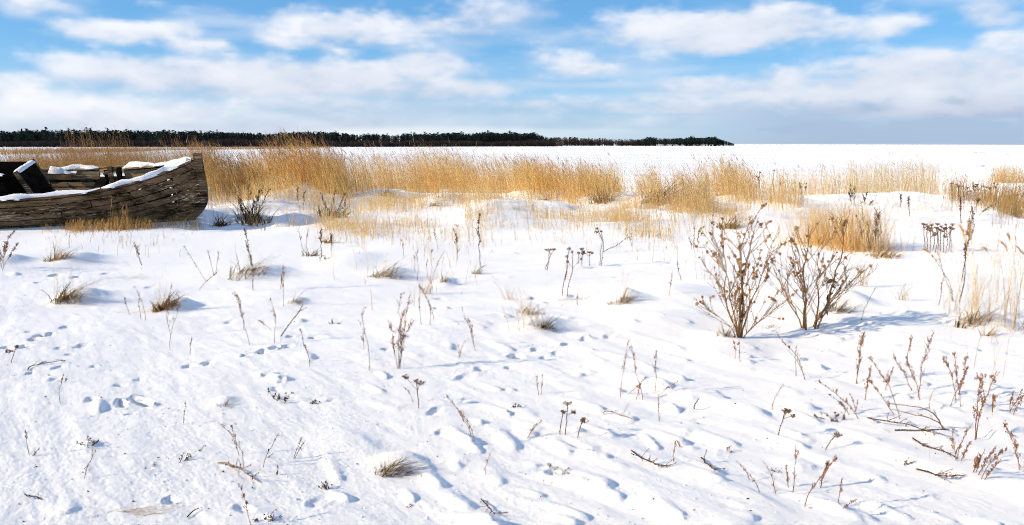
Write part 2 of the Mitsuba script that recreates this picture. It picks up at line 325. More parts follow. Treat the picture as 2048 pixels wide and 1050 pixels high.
def boat_to_world(p):
    p = np.asarray(p, float)
    y = p[..., 1] * math.cos(HEEL) - p[..., 2] * math.sin(HEEL)
    z = p[..., 2] * math.cos(HEEL) + p[..., 1] * math.sin(HEEL)
    x = p[..., 0] - L_
    return np.stack([x * math.cos(YAW) - y * math.sin(YAW) + BX, x * math.sin(YAW) + y * math.cos(YAW) + BY, z - SINK], -1)


def hull(s, t, side, inset=0.0):
    """The hull's skin in the boat's own axes: s 0 stern to 1 stem, t 0 keel to 1 sheer, side +1 port (far) or -1 starboard (near)."""
    s, t = np.broadcast_arrays(np.asarray(s, float), np.asarray(t, float))
    stem_x = L_ - 0.75 * np.clip(1 - t / 0.42, 0, 1) ** 1.6 - 0.06 * np.clip(t - 0.6, 0, 1) / 0.4
    half = 1.22 * (1 - np.clip(1 - t, 0, 1) ** 2.3) ** 0.6
    full = 1 - np.clip((s - 0.42) / 0.58, 0, 1) ** (1.75 + 0.9 * t)
    aft = 1 - 0.35 * np.clip(1 - s / 0.42, 0, 1) ** 2
    w = np.clip((s - 0.35) / 0.65, 0, 1) ** 3.6
    z = (0.98 * t ** 1.25) * (1 - w) + (1.51 * t) * w
    b = np.maximum(half * full * aft + 0.045 - inset, 0.0)
    return np.stack([s * stem_x, side * b, z], -1)


def strip(lo, hi, thick, taper=None):
    """A plank: a closed strip between two edge curves (n, 3), as thick as said along the strip's normal (negative: to the other side)."""
    lo, hi = np.asarray(lo, float), np.asarray(hi, float)
    nrm = np.cross(np.gradient(lo, axis=0) + np.gradient(hi, axis=0), hi - lo)
    nrm /= np.linalg.norm(nrm, axis=1, keepdims=True) + 1e-9
    ring = np.stack([lo, hi, hi + nrm * thick, lo + nrm * thick], 1)
    n = len(lo)
    i, j = np.meshgrid(np.arange(n - 1), np.arange(4), indexing='ij')
    q = np.stack([i * 4 + j, i * 4 + (j + 1) % 4, (i + 1) * 4 + (j + 1) % 4, (i + 1) * 4 + j], -1).reshape(-1, 4)
    e = (n - 1) * 4
    return ring.reshape(-1, 3), np.vstack([q, [[3, 2, 1, 0], [e, e + 1, e + 2, e + 3]]])


def beam(p, q, w, h, up=(0, 0, 1)):
    """A squared timber from p to q."""
    p, q = np.asarray(p, float), np.asarray(q, float)
    d = (q - p) / np.linalg.norm(q - p)
    a = np.cross(d, up)
    a /= np.linalg.norm(a)
    b = np.cross(a, d)
    n = 6
    k = np.linspace(0, 1, n)[:, None]
    line = p + (q - p) * k
    rs_ = np.random.default_rng(int(abs(p[0] * 1000 + q[1] * 777)) % 99991)
    line = line + rs_.normal(0, 0.004, (n, 3))
    ring = np.stack([line - a * w / 2 - b * h / 2, line + a * w / 2 - b * h / 2, line + a * w / 2 + b * h / 2, line - a * w / 2 + b * h / 2], 1)
    i, j = np.meshgrid(np.arange(n - 1), np.arange(4), indexing='ij')
    f = np.stack([i * 4 + j, i * 4 + (j + 1) % 4, (i + 1) * 4 + (j + 1) % 4, (i + 1) * 4 + j], -1).reshape(-1, 4)
    e = (n - 1) * 4
    return ring.reshape(-1, 3), np.vstack([f, [[3, 2, 1, 0], [e, e + 1, e + 2, e + 3]]])


def boat_part(key, vf, bsdf, **kw):
    return put('old_boat__' + key, (boat_to_world(vf[0]), vf[1]), bsdf, **kw)


def snow_ridge(inner, outer, h, seed, key, cut=0.0):
    """Snow lying along a board between two edge curves in the boat's axes: a domed, uneven strip."""
    n, m = len(inner), 9
    rs_ = np.random.default_rng(seed)
    k = np.linspace(0, 1, m)
    w0, w1 = boat_to_world(inner), boat_to_world(outer)
    u = np.linspace(0, 1, n)
    along = meshkit.fbm(np.stack([w0[:, 0] * 2.2, w0[:, 1] * 0 + seed, u * 0], -1), 3, seed)
    hh = h * np.clip(-1.0 + 4.0 * along, -0.25, 2.2) * np.clip(np.minimum(u, 1 - u) * 14, 0.12, 1)
    pts = w0[:, None] * (1 - k)[None, :, None] + w1[:, None] * k[None, :, None]
    edge = (meshkit.fbm(np.stack([w0[:, 0] * 5, w0[:, 0] * 0 + seed, u * 0], -1), 3, seed) - 0.5) * 1.3
    far_edge = (meshkit.fbm(np.stack([w0[:, 0] * 5, w0[:, 0] * 0 + seed + 9, u * 0], -1), 3, seed + 9) - 0.5) * 1.3
    span = w1 - w0
    kk = np.clip(k[None] * (1 + np.minimum(edge, 0.08)[:, None]) + (1 - k)[None] * np.maximum(far_edge, -0.08)[:, None], -0.1, 1.1)
    pts = w0[:, None] + span[:, None] * kk[..., None]
    bump = meshkit.fbm(np.stack([pts[..., 0] * 9, pts[..., 1] * 9, pts[..., 2] * 0], -1), 3, seed + 3)
    pts[..., 2] += hh[:, None] * (1 - np.abs(2 * k - 1) ** 2.6)[None] * (0.7 + 0.6 * bump) - 0.012 * (np.abs(2 * k - 1) > 0.99)[None]
    base = pts[:, [0, -1]] - [0, 0, 0.02]
    v = np.concatenate([pts, base], 1)
    f = grid_faces(n, m)
    f = (f // m) * (m + 2) + f % m
    return put('old_boat__' + key, (v.reshape(-1, 3), f), 'snow', smooth=True, label='white snow lying along the timber')


tag('old_boat', 'old broken wooden boat heeled over in the snow, snow along its gunwales', 'boat')
N_ST, brs = 8, np.random.default_rng(3)
tt = np.linspace(0.03, 1.0, N_ST + 1)
for side in (-1, 1):
    for k in range(N_ST):
        cuts = sorted(brs.uniform(0.25, 0.8, 2)) if k not in (0, N_ST - 1) else [brs.uniform(0.45, 0.6)]
        if side > 0 and k >= N_ST - 2:                        # the far side is broken open along the top
            cuts = [0.70, 0.775]
        ends = [0.0, *cuts, 0.996]
        for q in range(len(ends) - 1):
            if side > 0 and k == N_ST - 1 and q == 1:
                continue
            s0, s1 = ends[q] + 0.0008, ends[q + 1] - 0.0008
            n = max(4, int((s1 - s0) * 64))
            s = np.linspace(s0, s1, n)
            g = brs.uniform(0.010, 0.024)
            gap_lo, gap_hi = tt[k] + g, tt[k + 1] - g * 0.4
            lo, hi = hull(s, gap_lo, side), hull(s, gap_hi, side)
            wav = (meshkit.fbm(np.stack([s * 34, s * 0 + k + 20 * side, s * 0 + q], -1), 3, 5) - 0.5) * 0.05
            proud = brs.normal(0, 0.007)
            lo[:, 1] += side * (proud + wav * 0.35)
            hi[:, 1] += side * (proud + wav * 0.35 - 0.038)
            hi[:, 2] += wav * 0.30
            boat_part('plank', strip(lo, hi, 0.032 * side), 'hull_wood')
# stem post, following the stem's profile
tq = np.linspace(0.0, 1.075, 26)
prof = hull(np.ones(26), np.clip(tq, 0, 1), 1)
prof[:, 2] += np.clip(tq - 1, 0, 1) * 1.5
lo, hi = prof.copy(), prof.copy()
lo[:, 1], hi[:, 1] = -0.075, 0.075
lo[:, 0] -= 0.05
hi[:, 0] -= 0.05
boat_part('stem_post', strip(lo, hi, -0.16), 'hull_wood')
boat_part('keel', beam((0.1, 0, -0.03), (L_ - 0.8, 0, -0.03), 0.12, 0.16), 'dark_wood')
# side decks, rubbing strakes, snow
sd = np.linspace(0.02, 0.985, 60)
for side in (-1, 1):
    spans = [(0.02, 0.985)] if side < 0 else [(0.02, 0.44), (0.44, 0.70), (0.775, 0.985)]
    for a, b in spans:
        s = np.linspace(a, b, max(6, int((b - a) * 60)))
        o, i_ = hull(s, 1.0, side, -0.03), hull(s, 1.0, side, 0.20)
        if side > 0 and a == 0.44:
            o, i_ = hull(s, 1.0, side, -0.02), hull(s, 1.0, side, 0.13)
        i_[:, 2] += 0.01
        boat_part('side_deck', strip(o, i_, -0.035 * side), 'pale_wood' if side > 0 else 'hull_wood')
        rl, rh = hull(s, 0.93, side, -0.012), hull(s, 0.985, side, -0.018)
        if side < 0:
            boat_part('rubbing_strake', strip(rl, rh, 0.05 * side), 'hull_wood')
        o[:, 2] += 0.034
        i_[:, 2] += 0.034
        if side > 0 and a == 0.02:
            continue
        if side < 0:
            i_[:, 1] += 0.02
        snow_ridge(i_, o, 0.055 if side < 0 else 0.05, 31 + int(a * 100) + 5 * side, 'snow_cap')
# frames and the inner planks (ceiling) seen on the far side
for n_, s in enumerate(np.linspace(0.12, 0.93, 24)):
    for side in (-1, 1):
        t = np.linspace(0.10, 0.97 if not (side > 0 and 0.70 < s < 0.775) else 0.985, 12)
        for_ = hull(np.full(12, s), t, side, 0.045)
        a, b = for_.copy(), for_.copy()
        a[:, 0] -= 0.028
        b[:, 0] += 0.028
        boat_part('rib', strip(a, b, -0.06 * side), 'dark_wood' if n_ % 3 else 'hull_wood')
        if n_ % 2 == 0 and side > 0 and 0.52 < s < 0.8:
            c = for_[2:7] + [0, -0.065, 0.0]
            a, b = c - [0.03, 0, 0], c + [0.03, 0, 0]
            snow_ridge(a, b, 0.03, 400 + n_, 'snow_streak')
for t0, t1, s0, s1, m in ((0.84, 0.985, 0.50, 0.70, 'pale_wood'), (0.72, 0.79, 0.53, 0.71, 'pale_wood'), (0.655, 0.695, 0.55, 0.685, 'pale_wood'), (0.50, 0.58, 0.56, 0.73, 'pale_wood'),
                          (0.78, 0.97, 0.775, 0.95, 'pale_wood'), (0.66, 0.75, 0.78, 0.93, 'dark_wood'), (0.30, 0.42, 0.40, 0.86, 'dark_wood'), (0.16, 0.28, 0.40, 0.86, 'dark_wood'), (0.43, 0.48, 0.58, 0.80, 'dark_wood')):
    s = np.linspace(s0, s1, 14)
    boat_part('inner_plank', strip(hull(s, t0, 1, 0.115), hull(s, t1, 1, 0.115), -0.028), m)
for t0, t1 in ((0.2, 0.4), (0.42, 0.6), (0.62, 0.8)):
    s = np.linspace(0.1, 0.92, 26)
    boat_part('inner_plank', strip(hull(s, t0, -1, 0.115), hull(s, t1, -1, 0.115), 0.028), 'dark_wood')
# floor boards, thwart, standing knees at the break
for k in range(7):
    y = -0.62 + k * 0.2
    boat_part('floor_board', strip(np.array([[1.0, y, 0.30], [3.2, y, 0.30], [5.6, y * 0.55, 0.36]]), np.array([[1.0, y + 0.17, 0.30], [3.2, y + 0.17, 0.30], [5.6, (y + 0.17) * 0.55, 0.36]]), -0.03), 'dark_wood')
P = lambda s, t, side=1, ins=0.13: hull(np.array(s), np.array(t), side, ins)
boat_part('knee', beam(P(0.742, 0.42), P(0.735, 1.06), 0.09, 0.10, (0, 1, 0)), 'hull_wood')
boat_part('knee', beam(P(0.775, 0.30), P(0.763, 1.03), 0.08, 0.12, (0, 1, 0)), 'dark_wood')
boat_part('thwart', beam(P(0.750, 0.99, 1, 0.05), P(0.712, 0.93, 1, 0.10), 0.10, 0.06), 'pale_wood')
boat_part('thwart', beam(P(0.80, 1.03, 1, 0.08), P(0.70, 1.02, 1, 0.02), 0.09, 0.05), 'pale_wood')
boat_part('thwart', beam((5.2, -0.80, 0.82), (5.1, 0.80, 0.86), 0.20, 0.05), 'dark_wood')
boat_part('loose_board', beam((4.0, -0.55, 0.40), (5.0, 0.25, 0.72), 0.15, 0.03), 'hull_wood')
boat_part('loose_board', beam((4.3, -0.2, 0.38), (5.6, -0.45, 0.62), 0.12, 0.03), 'hull_wood')
boat_part('loose_board', beam((4.7, 0.15, 0.42), (5.45, 0.72, 0.86), 0.10, 0.03), 'pale_wood')
boat_part('loose_board', beam((5.0, 0.55, 0.40), (4.55, 0.25, 0.92), 0.09, 0.03), 'hull_wood')
boat_part('loose_board', beam((5.3, -0.3, 0.5), (6.05, 0.25, 0.93), 0.09, 0.03), 'dark_wood')
# breast hook and little fore deck under the bow
s = np.linspace(0.90, 0.985, 8)
boat_part('fore_deck', strip(hull(s, 0.985, -1, 0.06), hull(s, 0.985, 1, 0.06), 0.03), 'hull_wood')
snow_ridge(hull(s, 1.0, 1, 0.02), hull(s, 1.0, -1, 0.02), 0.05, 77, 'snow_cap')
# the deckhouse: raked front wall of boards, side post, roof
DH = np.array([4.30, -0.42, 0.46])
rake, wide, tall = -0.42, 1.02, 0.88


def dh(a, b, c=0.0):
    """A point of the front wall: a across (near to far), b up, c forward."""
    return DH + np.array([rake * b + c, wide * a, tall * b - 0.02 * a])


for k in range(7):
    b0, b1 = k / 7 + 0.006, (k + 1) / 7 - 0.006
    e = brs.normal(0, 0.006)
    boat_part('deckhouse_board', strip(np.array([dh(a, b0, e) for a in np.linspace(0, 1, 5)]), np.array([dh(a, b1, e + brs.normal(0, 0.004)) for a in np.linspace(0, 1, 5)]), -0.03), 'dark_wood')
for a in (-0.02, 1.02):
    boat_part('corner_post', beam(dh(a, -0.35, -0.03), dh(a, 1.03, -0.03), 0.07, 0.07, (0, 1, 0)), 'hull_wood')
for k in range(8):
    x0 = k * 0.22
    boat_part('deckhouse_side_board', strip(np.array([dh(1.0, b, -0.06 - x0) for b in np.linspace(-0.3, 1, 4)]), np.array([dh(1.0, b, -0.27 - x0) for b in np.linspace(-0.3, 1, 4)]), 0.03), 'dark_wood')
for k in range(4):
    x0 = k * 0.24
    boat_part('deckhouse_side_board', strip(np.array([dh(0.0, b, -0.40 - x0) for b in np.linspace(-0.3, 0.93, 4)]), np.array([dh(0.0, b, -0.63 - x0) for b in np.linspace(-0.3, 0.93, 4)]), 0.03), 'dark_wood')
ka = np.linspace(0.0, 1.0, 14)
snow_ridge(np.array([dh(a, 1.0, -0.09) for a in ka]), np.array([dh(a, 1.0, 0.03) for a in ka]), 0.055, 51, 'snow_cap')
sl = np.linspace(-0.30, -1.35, 14)
snow_ridge(np.array([dh(0.10, 0.94, c) for c in sl]), np.array([dh(-0.03, 0.94, c) for c in sl]), 0.05, 53, 'snow_cap')
snow_ridge(np.array([[x, 1.10, 1.0] for x in np.linspace(4.0, 4.55, 14)]), np.array([[x, 0.95, 0.98] for x in np.linspace(4.0, 4.55, 14)]), 0.07, 52, 'snow_cap')
# snow blown into the hull
for k in range(16):
    x, y = brs.uniform(4.0, 5.8), brs.uniform(-0.45, 0.5)
    w = brs.uniform(0.06, 0.22)
    xs = np.linspace(x - w * 1.4, x + w * 1.4, 9)
    zf = 0.36 + 0.30 * y * y
    snow_ridge(np.stack([xs, xs * 0 + y + w * 0.6, xs * 0 + zf], -1), np.stack([xs, xs * 0 + y - w * 0.6, xs * 0 + zf], -1), 0.07 + 0.1 * brs.random(), 600 + k, 'snow_patch')

# ------------------------------------------------------------------ reeds and dry grass
GOLD, STRAW, RUST, UMBER = np.array([0.80, 0.515, 0.20]), np.array([0.76, 0.56, 0.31]), np.array([0.20, 0.10, 0.045]), np.array([0.075, 0.045, 0.028])


def tint(rs, n, base, spread=0.26, hue=0.13):
    k = np.exp(rs.normal(0, spread, (n, 1)))
    return np.asarray(base) * k * (1 + rs.normal(0, hue, (n, 3)) * [0.3, 0.6, 1.2])


def reeds(rs, xy, h, lean, width, color, m, bend=0.22, leaves=2, plume=0.5, k=4, plume_color=(0.38, 0.23, 0.12)):
    """Reed stems with side leaves and drooping plumes at the points xy."""
    n = len(xy)
    base = np.column_stack([xy, H(xy[:, 0], xy[:, 1]) - 0.03])
    t = np.linspace(0, 1, k)
    dx = lean * h * np.exp(rs.normal(0, 0.35, n)) + rs.normal(0, 0.09, n) * h
    dy = rs.normal(0, 0.10, n) * h
    curve = (0.45 * t + 0.55 * t ** 2.4)[None]
    pts = base[:, None] + np.stack([dx[:, None] * curve, dy[:, None] * curve, (h[:, None] * (t - 0.10 * t ** 3)[None])], -1)
    c = tint(rs, n, color)
    m.blades(pts, width, c, rs)
    for _ in range(leaves):
        at = rs.uniform(0.15, 0.85, n)
        i = np.minimum((at * (k - 1)).astype(int), k - 2)
        fr = (at * (k - 1) - i)[:, None]
        p = pts[np.arange(n), i] * (1 - fr) + pts[np.arange(n), i + 1] * fr
        ln = h * rs.uniform(0.12, 0.30, n)
        ang = rs.uniform(0, 2 * np.pi, n)
        d = np.stack([np.cos(ang) * 0.28 + lean * 1.6, np.sin(ang) * 0.28, rs.uniform(0.7, 1.2, n)], -1)
        d /= np.linalg.norm(d, axis=1, keepdims=True)
        mid, tip = p + d * (ln * 0.5)[:, None], p + d * ln[:, None] - np.array([0, 0, 1]) * (ln * 0.25)[:, None]
        m.blades(np.stack([p, mid, tip], 1), width * 1.25, tint(rs, n, color, 0.25), rs)
    pl = np.nonzero(rs.random(n) < plume)[0]
    if len(pl):
        p, hh = pts[pl, -1], h[pl]
        ln = rs.uniform(0.10, 0.19, len(pl)) * np.clip(hh, 0.8, 1.6)
        d = np.stack([np.sign(lean + 1e-6) * rs.uniform(0.1, 0.7, len(pl)), rs.normal(0, 0.2, len(pl)), rs.uniform(0.4, 1.0, len(pl))], -1)
        d /= np.linalg.norm(d, axis=1, keepdims=True)
        for j in range(2):
            q = p + rs.normal(0, 0.012, p.shape)
            e = d + rs.normal(0, 0.14, d.shape)
            m.blades(np.stack([q - e * (ln * 0.2)[:, None], q + e * (ln * 0.35)[:, None], q + e * ln[:, None] - [0, 0, 0.02]], 1), rs.uniform(0.008, 0.017, len(pl)), tint(rs, len(pl), plume_color, 0.3), rs)


def bed(key, areas, seed, color, label, category='reeds', group=None):
    """A reed bed or sward: areas of (x0, y0, x1, y1, depth, stems, height, height there at the other end, lean, stem width, plume share)."""
    rs, m = np.random.default_rng(seed), Mesh()
    for x0, y0, x1, y1, depth, n, h0, h1, lean, w, plume in areas:
        u = rs.random(n) + rs.normal(0, 0.06, n)
        v = rs.random(n) ** 1.15
        x, y = x0 + (x1 - x0) * u, y0 + (y1 - y0) * u
        r = np.hypot(x, y)
        wig = (meshkit.fbm(np.stack([x * 1.7, x * 0 + seed, x * 0], -1), 3, seed) - 0.5) * min(depth, 2.5) * 0.9
        stray = np.where(rs.random(n) < 0.26, rs.exponential(1.3, n), 0.0)
        f = 1 + (v * depth + wig + rs.normal(0, 0.25, n) - stray) / r
        xy = np.column_stack([x * f, y * f])
        clump = meshkit.fbm(np.column_stack([xy * 0.9, xy[:, 0] * 0]), 3, seed + 1)
        keep = rs.random(n) < mikit_step(0.28, 0.60, clump) * 0.95 + 0.10
        xy, u, clump = xy[keep], u[keep], clump[keep]
        h = (h0 + (h1 - h0) * u) * (0.42 + 0.98 * clump) * (0.35 + 0.80 * rs.random(len(u)) ** 0.7)
        reeds(rs, xy, h, lean, w * rs.uniform(0.7, 1.3, len(u)), color, m, leaves=1, plume=plume)
    m.put(key, 'blade', label=label, category=category, group=group, kind='stuff')


for b in [('reed_bed', [(-7.472, 23.147, -4.69, 23.252, 4.5, 5200, 1.266, 1.374, -0.2, 0.009, 0.15),
      (-6.498, 22.292, -5.326, 26.428, 5, 2500, 1.495, 1.511, -0.18, 0.009, 0.7),
      (-5.043, 24.267, -3.288, 42.579, 5, 5400, 1.388, 2.326, -0.2, 0.008, 0.15),
      (-3.457, 41.429, 1.505, 25.357, 5, 4800, 2.161, 1.102, -0.2, 0.008, 0.12),
      (0.235, 24.199, 3.017, 22.496, 4, 3300, 1.053, 0.867, -0.18, 0.008, 0.08),
      (2.419, 25.034, 7.315, 41.241, 3.5, 1300, 1.15, 1.69, -0.16, 0.008, 0.06)], 11, 'gold', 'tall golden reed bed right of the boat, rising to its highest clump', 'reeds'),
    ('reed_bed', [(3.166, 19.528, 4.826, 19.586, 3.0, 2300, 0.996, 0.951, -0.2, 0.008, 0.06),
      (5.874, 25.166, 6.773, 23.903, 3, 1100, 1.314, 1.189, -0.14, 0.008, 0.06)], 12, 'pale', 'golden reeds leaning left, just left of the burdocks and beyond them', 'reeds'),
    ('reed_bed', [(6.388, 24.133, 7.465, 20.831, 3.0, 1900, 1.261, 0.908, -0.1, 0.008, 0.06),
      (9.228, 26.729, 10.832, 25.069, 3, 700, 1.063, 0.965, -0.08, 0.008, 0.06)], 13, 'pale', 'thin golden reeds directly behind the burdocks', 'reeds'),
    ('reed_bed', [(17.458, 41.617, 13.735, 25.103, 3.5, 1800, 1.912, 1.123, -0.08, 0.008, 0.06)], 14, 'straw', 'pale upright reeds between the burdocks and the dark-headed weeds at the far right', 'reeds'),
    ('reed_bed', [(12.982, 23.976, 13.335, 20.375, 3.0, 1300, 0.775, 0.711, 0.05, 0.01, 0.05),
      (10.854, 18.035, 12.42, 18.693, 1.5, 700, 0.45, 0.466, 0.0, 0.009, 0.0)], 15, 'rust', 'brownish reeds mixed with dark weeds near the right edge', 'reeds'),
    ('reed_bed', [(31.407, 52.754, 34.346, 51.035, 2.5, 1500, 1.177, 1.202, 0.0, 0.014, 0.0)], 16, 'pale', 'rounded golden reed clump farthest right, out on the ice edge', 'reeds'),
    ('reed_bed', [(-39.469, 58.764, -29.526, 65.844, 10, 7500, 1.529, 1.549, -0.12, 0.014, 0.6),
      (-45.617, 74.91, -32.228, 86.244, 14, 6500, 1.668, 1.919, -0.14, 0.018, 0.8),
      (-36.395, 66.483, -31.542, 66.84, 5, 420, 3.374, 3.227, -0.05, 0.014, 1.0),
      (-31.887, 73.167, -26.935, 76.472, 5, 460, 2.897, 2.365, -0.05, 0.014, 1.0)], 17, 'dim', 'brown plumed reeds standing behind the old boat', 'reeds'),
    ('reed_bed', [(-8.56, 22.346, -7.365, 23.269, 5, 2600, 1.111, 0.925, -0.15, 0.009, 0.4)], 18, 'rust', 'dark golden reeds beside the bow of the old boat', 'reeds'),
    ('shore_reeds', [(-125.69, 184.492, -87.545, 369.423, 30, 7000, 1.138, 1.366, -0.05, 0.08, 0.0),
      (-98.527, 144.545, -100.985, 226.047, 30, 5000, 1.249, 1.254, -0.05, 0.06, 0.1)], 19, 'dim', 'thin brown fringe of reeds along the foot of the far wood', 'reeds'),
    ('dry_grass', [(-7.932, 20.574, -4.377, 21.674, 5, 2550, 0.5, 0.553, -0.1, 0.008, 0.0),
      (-3.495, 14.533, -1.486, 14.457, 2.0, 1950, 0.373, 0.353, -0.05, 0.007, 0.0),
      (-4.014, 19.85, 1.151, 19.289, 5, 3300, 0.446, 0.409, -0.08, 0.007, 0.0),
      (-0.929, 15.775, -0.134, 15.074, 3, 750, 0.562, 0.472, -0.08, 0.007, 0.0),
      (-1.667, 14.461, -0.57, 14.196, 1.5, 630, 0.371, 0.364, 0.0, 0.006, 0.0),
      (-0.043, 16.441, 2.404, 16.318, 4, 2250, 0.349, 0.326, -0.1, 0.007, 0.0),
      (2.052, 15.953, 3.744, 16.386, 3, 1500, 0.389, 0.399, -0.1, 0.007, 0.0),
      (3.426, 17.402, 4.271, 17.3, 2, 900, 0.499, 0.496, -0.1, 0.007, 0.0),
      (1.968, 13.905, 2.76, 13.948, 1.5, 360, 0.34, 0.341, 0.0, 0.006, 0.0),
      (3.981, 16.973, 4.835, 16.268, 3, 600, 0.36, 0.346, -0.05, 0.007, 0.0),
      (-6.501, 19.93, 2.967, 20.242, 3.5, 2600, 0.546, 0.504, -0.12, 0.007, 0.0),
      (2.905, 18.234, 5.204, 18.323, 2.5, 700, 0.454, 0.434, -0.1, 0.007, 0.0)], 21, 'pale', 'pale dry grass poking through the snow in front of the reeds', 'dry grass'),
    ('dry_grass', [(4.976, 14.837, 7.431, 17.115, 3, 500, 0.279, 0.32, 0.0, 0.007, 0.0),
      (8.23, 18.971, 11.12, 17.204, 4, 520, 0.308, 0.279, 0.0, 0.007, 0.0),
      (6.086, 11.721, 6.968, 10.68, 3, 160, 0.295, 0.269, 0.1, 0.005, 0.0),
      (3.87, 7.109, 4.126, 6.294, 2.0, 120, 0.497, 0.603, 0.02, 0.0045, 0.0)], 22, 'straw', 'sparse pale grass on the snow beyond and right of the burdocks', 'dry grass'),
    ('boat_grass', [(-9.109, 15.429, -8.086, 15.131, 0.5, 560, 0.212, 0.303, -0.1, 0.008, 0.0),
      (-8.455, 15.115, -7.499, 15.487, 0.35, 620, 0.284, 0.252, 0.2, 0.008, 0.0),
      (-7.717, 15.439, -7.102, 15.905, 0.35, 560, 0.328, 0.259, 0.1, 0.008, 0.0),
      (-7.196, 15.892, -6.526, 16.86, 0.4, 420, 0.199, 0.232, 0.1, 0.008, 0.0),
      (-7.827, 15.662, -7.499, 15.735, 0.2, 60, 0.607, 0.551, 0.0, 0.007, 0.0),
      (-10.039, 15.685, -9.179, 15.55, 0.3, 160, 0.157, 0.156, 0.0, 0.007, 0.0)], 23, 'rust', 'matted brown grass along the foot of the old boat', 'dry grass')]:
    bed(b[0], b[1], b[2], {'gold': GOLD, 'pale': GOLD * 0.5 + STRAW * 0.5, 'straw': STRAW, 'rust': GOLD * 0.62, 'dim': np.array([0.42, 0.25, 0.10])}[b[3]], b[4], b[5])


# ------------------------------------------------------------------ single plants
def path(p, d, length, bend, n, rs, wob=0.04):
    """A wavering line from p, starting along d, turning towards bend."""
    pts, d = [np.asarray(p, float)], np.asarray(d, float) / np.linalg.norm(d)
    for i in range(n):
        d = d + np.asarray(bend) / n + rs.normal(0, wob, 3)
        d /= np.linalg.norm(d)
        pts.append(pts[-1] + d * length / n)
    return np.array(pts)


def along(pts, t):
    i = np.minimum((np.asarray(t) * (len(pts) - 1)).astype(int), len(pts) - 2)
    f = (np.asarray(t) * (len(pts) - 1) - i)[..., None]
    return pts[i] * (1 - f) + pts[i + 1] * f, pts[i + 1] - pts[i]


def foot(x, y, sink=0.02):
    return np.array([x, y, float(H(x, y)) - sink])


def bow(x, y, lean, h, rs, n=9, sag=0.0):
    """A main stem from the snow at (x, y) whose tip stands lean metres to the side and h metres up."""
    p, t = foot(x, y), np.linspace(0, 1, n)
    dy = rs.normal(0, 0.10) * h
    w = np.cumsum(rs.normal(0, 0.016, (n, 3)), 0) * h * np.sin(np.pi * t)[:, None]
    sway = rs.uniform(1.0, 1.9)
    return p + np.stack([lean * t ** sway, dy * t ** 1.3, (h + 0.02) * (t - sag * t ** 3) / (1 - sag)], -1) + w


R_STEM, R_SEED = np.array([0.25, 0.135, 0.085]), np.array([0.30, 0.155, 0.09])


def twiggy(x, y, lean, h, rs, m, seeds, branches, stem=R_STEM, seed=R_SEED, r=0.0032, low=0.25, spread=0.55, seed_n=9, size=0.0075):
    main = bow(x, y, lean, h, rs)
    m.tube(main, np.linspace(r, r * 0.42, len(main)), tint(rs, 1, stem)[0])
    lines = [(main, 0.55)]
    for i in range(branches):
        t = rs.uniform(low, 0.96)
        p, d = along(main, np.array(t))
        a = rs.uniform(0, 2 * np.pi)
        d = d / np.linalg.norm(d) + np.array([math.cos(a), math.sin(a), 0.25]) * spread
        b = path(p, d, h * rs.uniform(0.10, 0.30) * (1.15 - 0.75 * t), (0, 0, 0.5), 4, rs, 0.13)
        m.tube(b, np.linspace(r * 0.5, r * 0.26, len(b)), tint(rs, 1, stem)[0], 3)
        lines.append((b, 0.15))
        if branches > 6 and rs.random() < 0.5:
            p2, d2 = along(b, np.array(rs.uniform(0.3, 0.8)))
            b2 = path(p2, d2 / np.linalg.norm(d2) + rs.normal(0, 0.5, 3), h * rs.uniform(0.03, 0.09), (0, 0, 0.3), 3, rs, 0.1)
            m.tube(b2, r * 0.26, tint(rs, 1, stem)[0], 3)
            lines.append((b2, 0.1))
    for ln, t0 in lines:
        n = max(2, int(seed_n * rs.uniform(0.4, 1.3)))
        c, _ = along(ln, rs.uniform(t0, 1.0, n))
        seeds.lumps(c + rs.normal(0, size * 1.0, c.shape), size * rs.uniform(0.35, 1.1, n), seed, rs, 2.2)


def seeded_weed(key, stems, rs, label, big=1.0, fine=1.0, category='weed', seed=R_SEED, stem=R_STEM):
    k = name(key)
    s = Mesh()
    for x, y, lean, h in stems:
        d, m = math.hypot(x, y), Mesh()
        twiggy(x, y, lean, h, rs, m, s, max(4, int(17 * big)), stem, seed, r=(0.0013 + 0.00019 * d) * fine, low=0.28, spread=0.5 if big < 1 else 0.62, seed_n=8 * big, size=(0.0014 + 0.00031 * d) * fine)
        m.put(k + '__stem')
    s.put(k + '__seed_head', kind='stuff')
    tag(k, label, category)


def thin_stalk(key, stems, rs, label, category='stalk', color=None, twigs=4):
    k = name(key)
    for x, y, lean, h in stems:
        d, m = math.hypot(x, y), Mesh()
        s = m
        twiggy(x, y, lean, h, rs, m, s, twigs, R_STEM * 1.25 if color is None else color, R_SEED, r=0.0010 + 0.00026 * d, low=0.45, spread=0.4, seed_n=3, size=0.0016 + 0.00035 * d)
        m.put(k if len(stems) == 1 else k + '__stem')
    tag(k, label, category)


